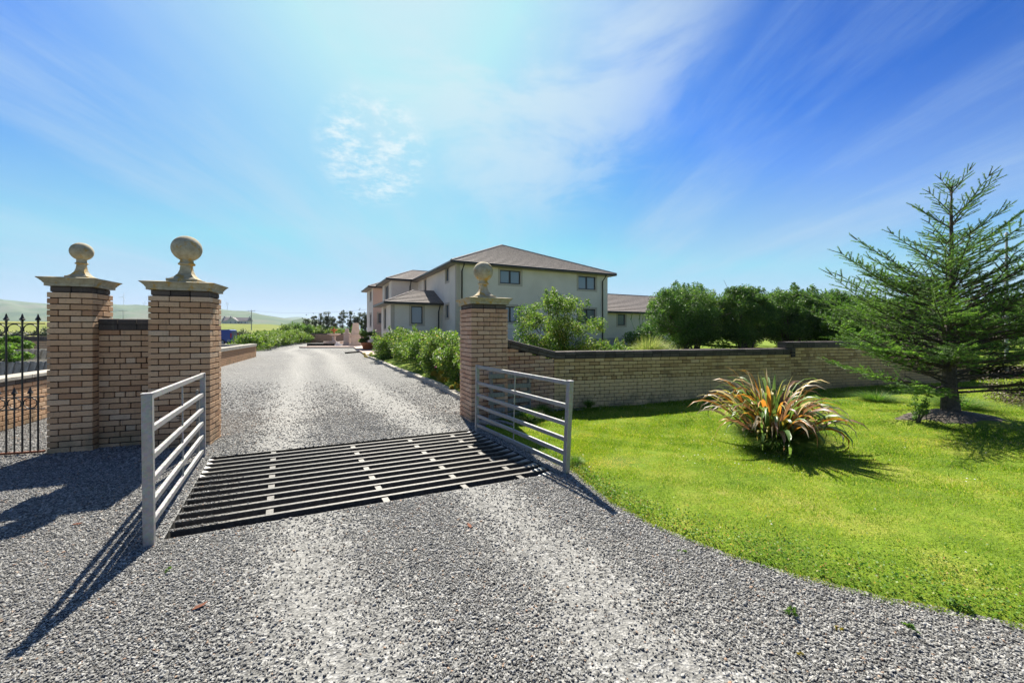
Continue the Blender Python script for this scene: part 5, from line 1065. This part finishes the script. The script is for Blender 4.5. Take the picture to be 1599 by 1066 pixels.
def turbine(label, px, y, zt, r):
    x = px2(px, y); t = thing('wind_turbine', label, 'wind turbine', (x, y, zt-r*2.6), 0, 'wind turbines on the hill')
    h_ = r*2.6; MB().tube([(0, 0, -20), (0, 0, h_)], [r*.10, r*.05], 8).put('tower', WHITE, t); MB().box((-r*.06, -r*.2, h_-r*.03), (r*.06, r*.2, h_+r*.08)).put('nacelle', WHITE, t)
    a0 = rng.uniform(0, 2)
    for k in range(3): a = a0+2*pi*k/3; MB().bar((0, -r*.22, h_+r*.03), (r*cos(a), -r*.22, h_+r*.03+r*sin(a)), r*.09, r*.03, (0, 1, 0)).put('blade', WHITE, t)
D2 = 2050
turbine('tallest wind turbine on the hill, seen between the two left pillars', 193, D2, 1.52+(518-464)*D2/622, 20); turbine('small faint wind turbine just left of the tan pillar', 225.5, D2, 1.52+(518-473)*D2/622, 13); turbine('wind turbine right of the tan pillar above the farmhouse', 355, D2, 1.52+(518-474)*D2/622, 17)
# hills: ridge crests given as heights along azimuth
def hill(name, D, prof, near, m):
    pxs = np.array([p[0] for p in prof], float); ys = np.array([p[1] for p in prof], float); n = 220; P = np.linspace(pxs[0], pxs[-1], n); h_ = np.maximum(0, (518-np.interp(P, pxs, ys))*D/622)
    kk = np.convolve(np.pad(h_, 6, 'edge'), np.ones(13)/13, 'valid'); fr = np.linspace(0, 1, 40); V = []
    for f in fr:
        y = near+(D*1.35-near)*f; c_ = (D-near)/(D*1.35-near); e = f/c_ if f < c_ else 1-(f-c_)/(1-c_)*.7; e = e*e*(3-2*e)
        g = 1+.05*np.sin(P*.03+f*6)+.03*np.sin(P*.11+f*17); 
        V.append(np.stack([(P-799.5)/622*y, np.full(n, y), kk*e*(g if 0 < e < .98 else 1)+2.0*e-3*(1-e)], 1))
    F = (np.arange(39)[:, None]*n+np.arange(n-1)[None]).ravel(); put(name, raw_mesh(name, np.concatenate(V), np.stack([F, F+1, F+n+1, F+n], 1), m, smooth=True), kind='structure')
hill('hills', 2050, [(-700, 500), (-400, 478), (-150, 463), (0, 468), (40, 473), (75, 476), (150, 477), (200, 477), (240, 478), (290, 481), (347, 485), (375, 487), (400, 490), (425, 495), (445, 497), (470, 501), (520, 512), (560, 517), (620, 519)], 900, HILL)
hill('hills', 3300, [(300, 519), (400, 506), (440, 497), (462, 494), (480, 496), (500, 502), (530, 510), (580, 517), (700, 519)], 2600, HILL)
hill('hills', 1000, [(425, 519), (445, 508), (458, 500), (470, 497.5), (480, 498), (492, 502), (510, 509), (530, 519)], 800, HILL)
# lamp post behind the spruce
x = px2(1572, 13.5); t = thing('lamp_post', 'thin grey post rising behind the spruce at the far right', 'post', (x, 13.5, .2)); MB().tube([(0, 0, -.2), (0, 0, 2.9), (0, 0, 4.6)], [.05, .045, .03], 8).put('shaft', GREYP, t); MB().tube([(0, 0, 4.6), (0, 0, 4.7)], [.06, .02], 8).put('cap', GREYP, t)

# ---------------------------------------------------------------- air: closed box of thin haze round the place
def haze_m():
    v = nd('ShaderNodeVolumePrincipled'); v.inputs['Color'].default_value = (.72, .86, 1, 1); v.inputs['Density'].default_value = .00010; v.inputs['Anisotropy'].default_value = .2; return v.outputs[0]
m = bpy.data.materials.new('haze_air'); m.use_nodes = True; nt = m.node_tree; N = nt.nodes; L = nt.links; N.clear(); o_ = nd('ShaderNodeOutputMaterial'); lk(haze_m(), o_.inputs['Volume'])
MB().box((-6200, -900, -6), (6200, 5200, 178)).put('haze', m, kind='stuff')
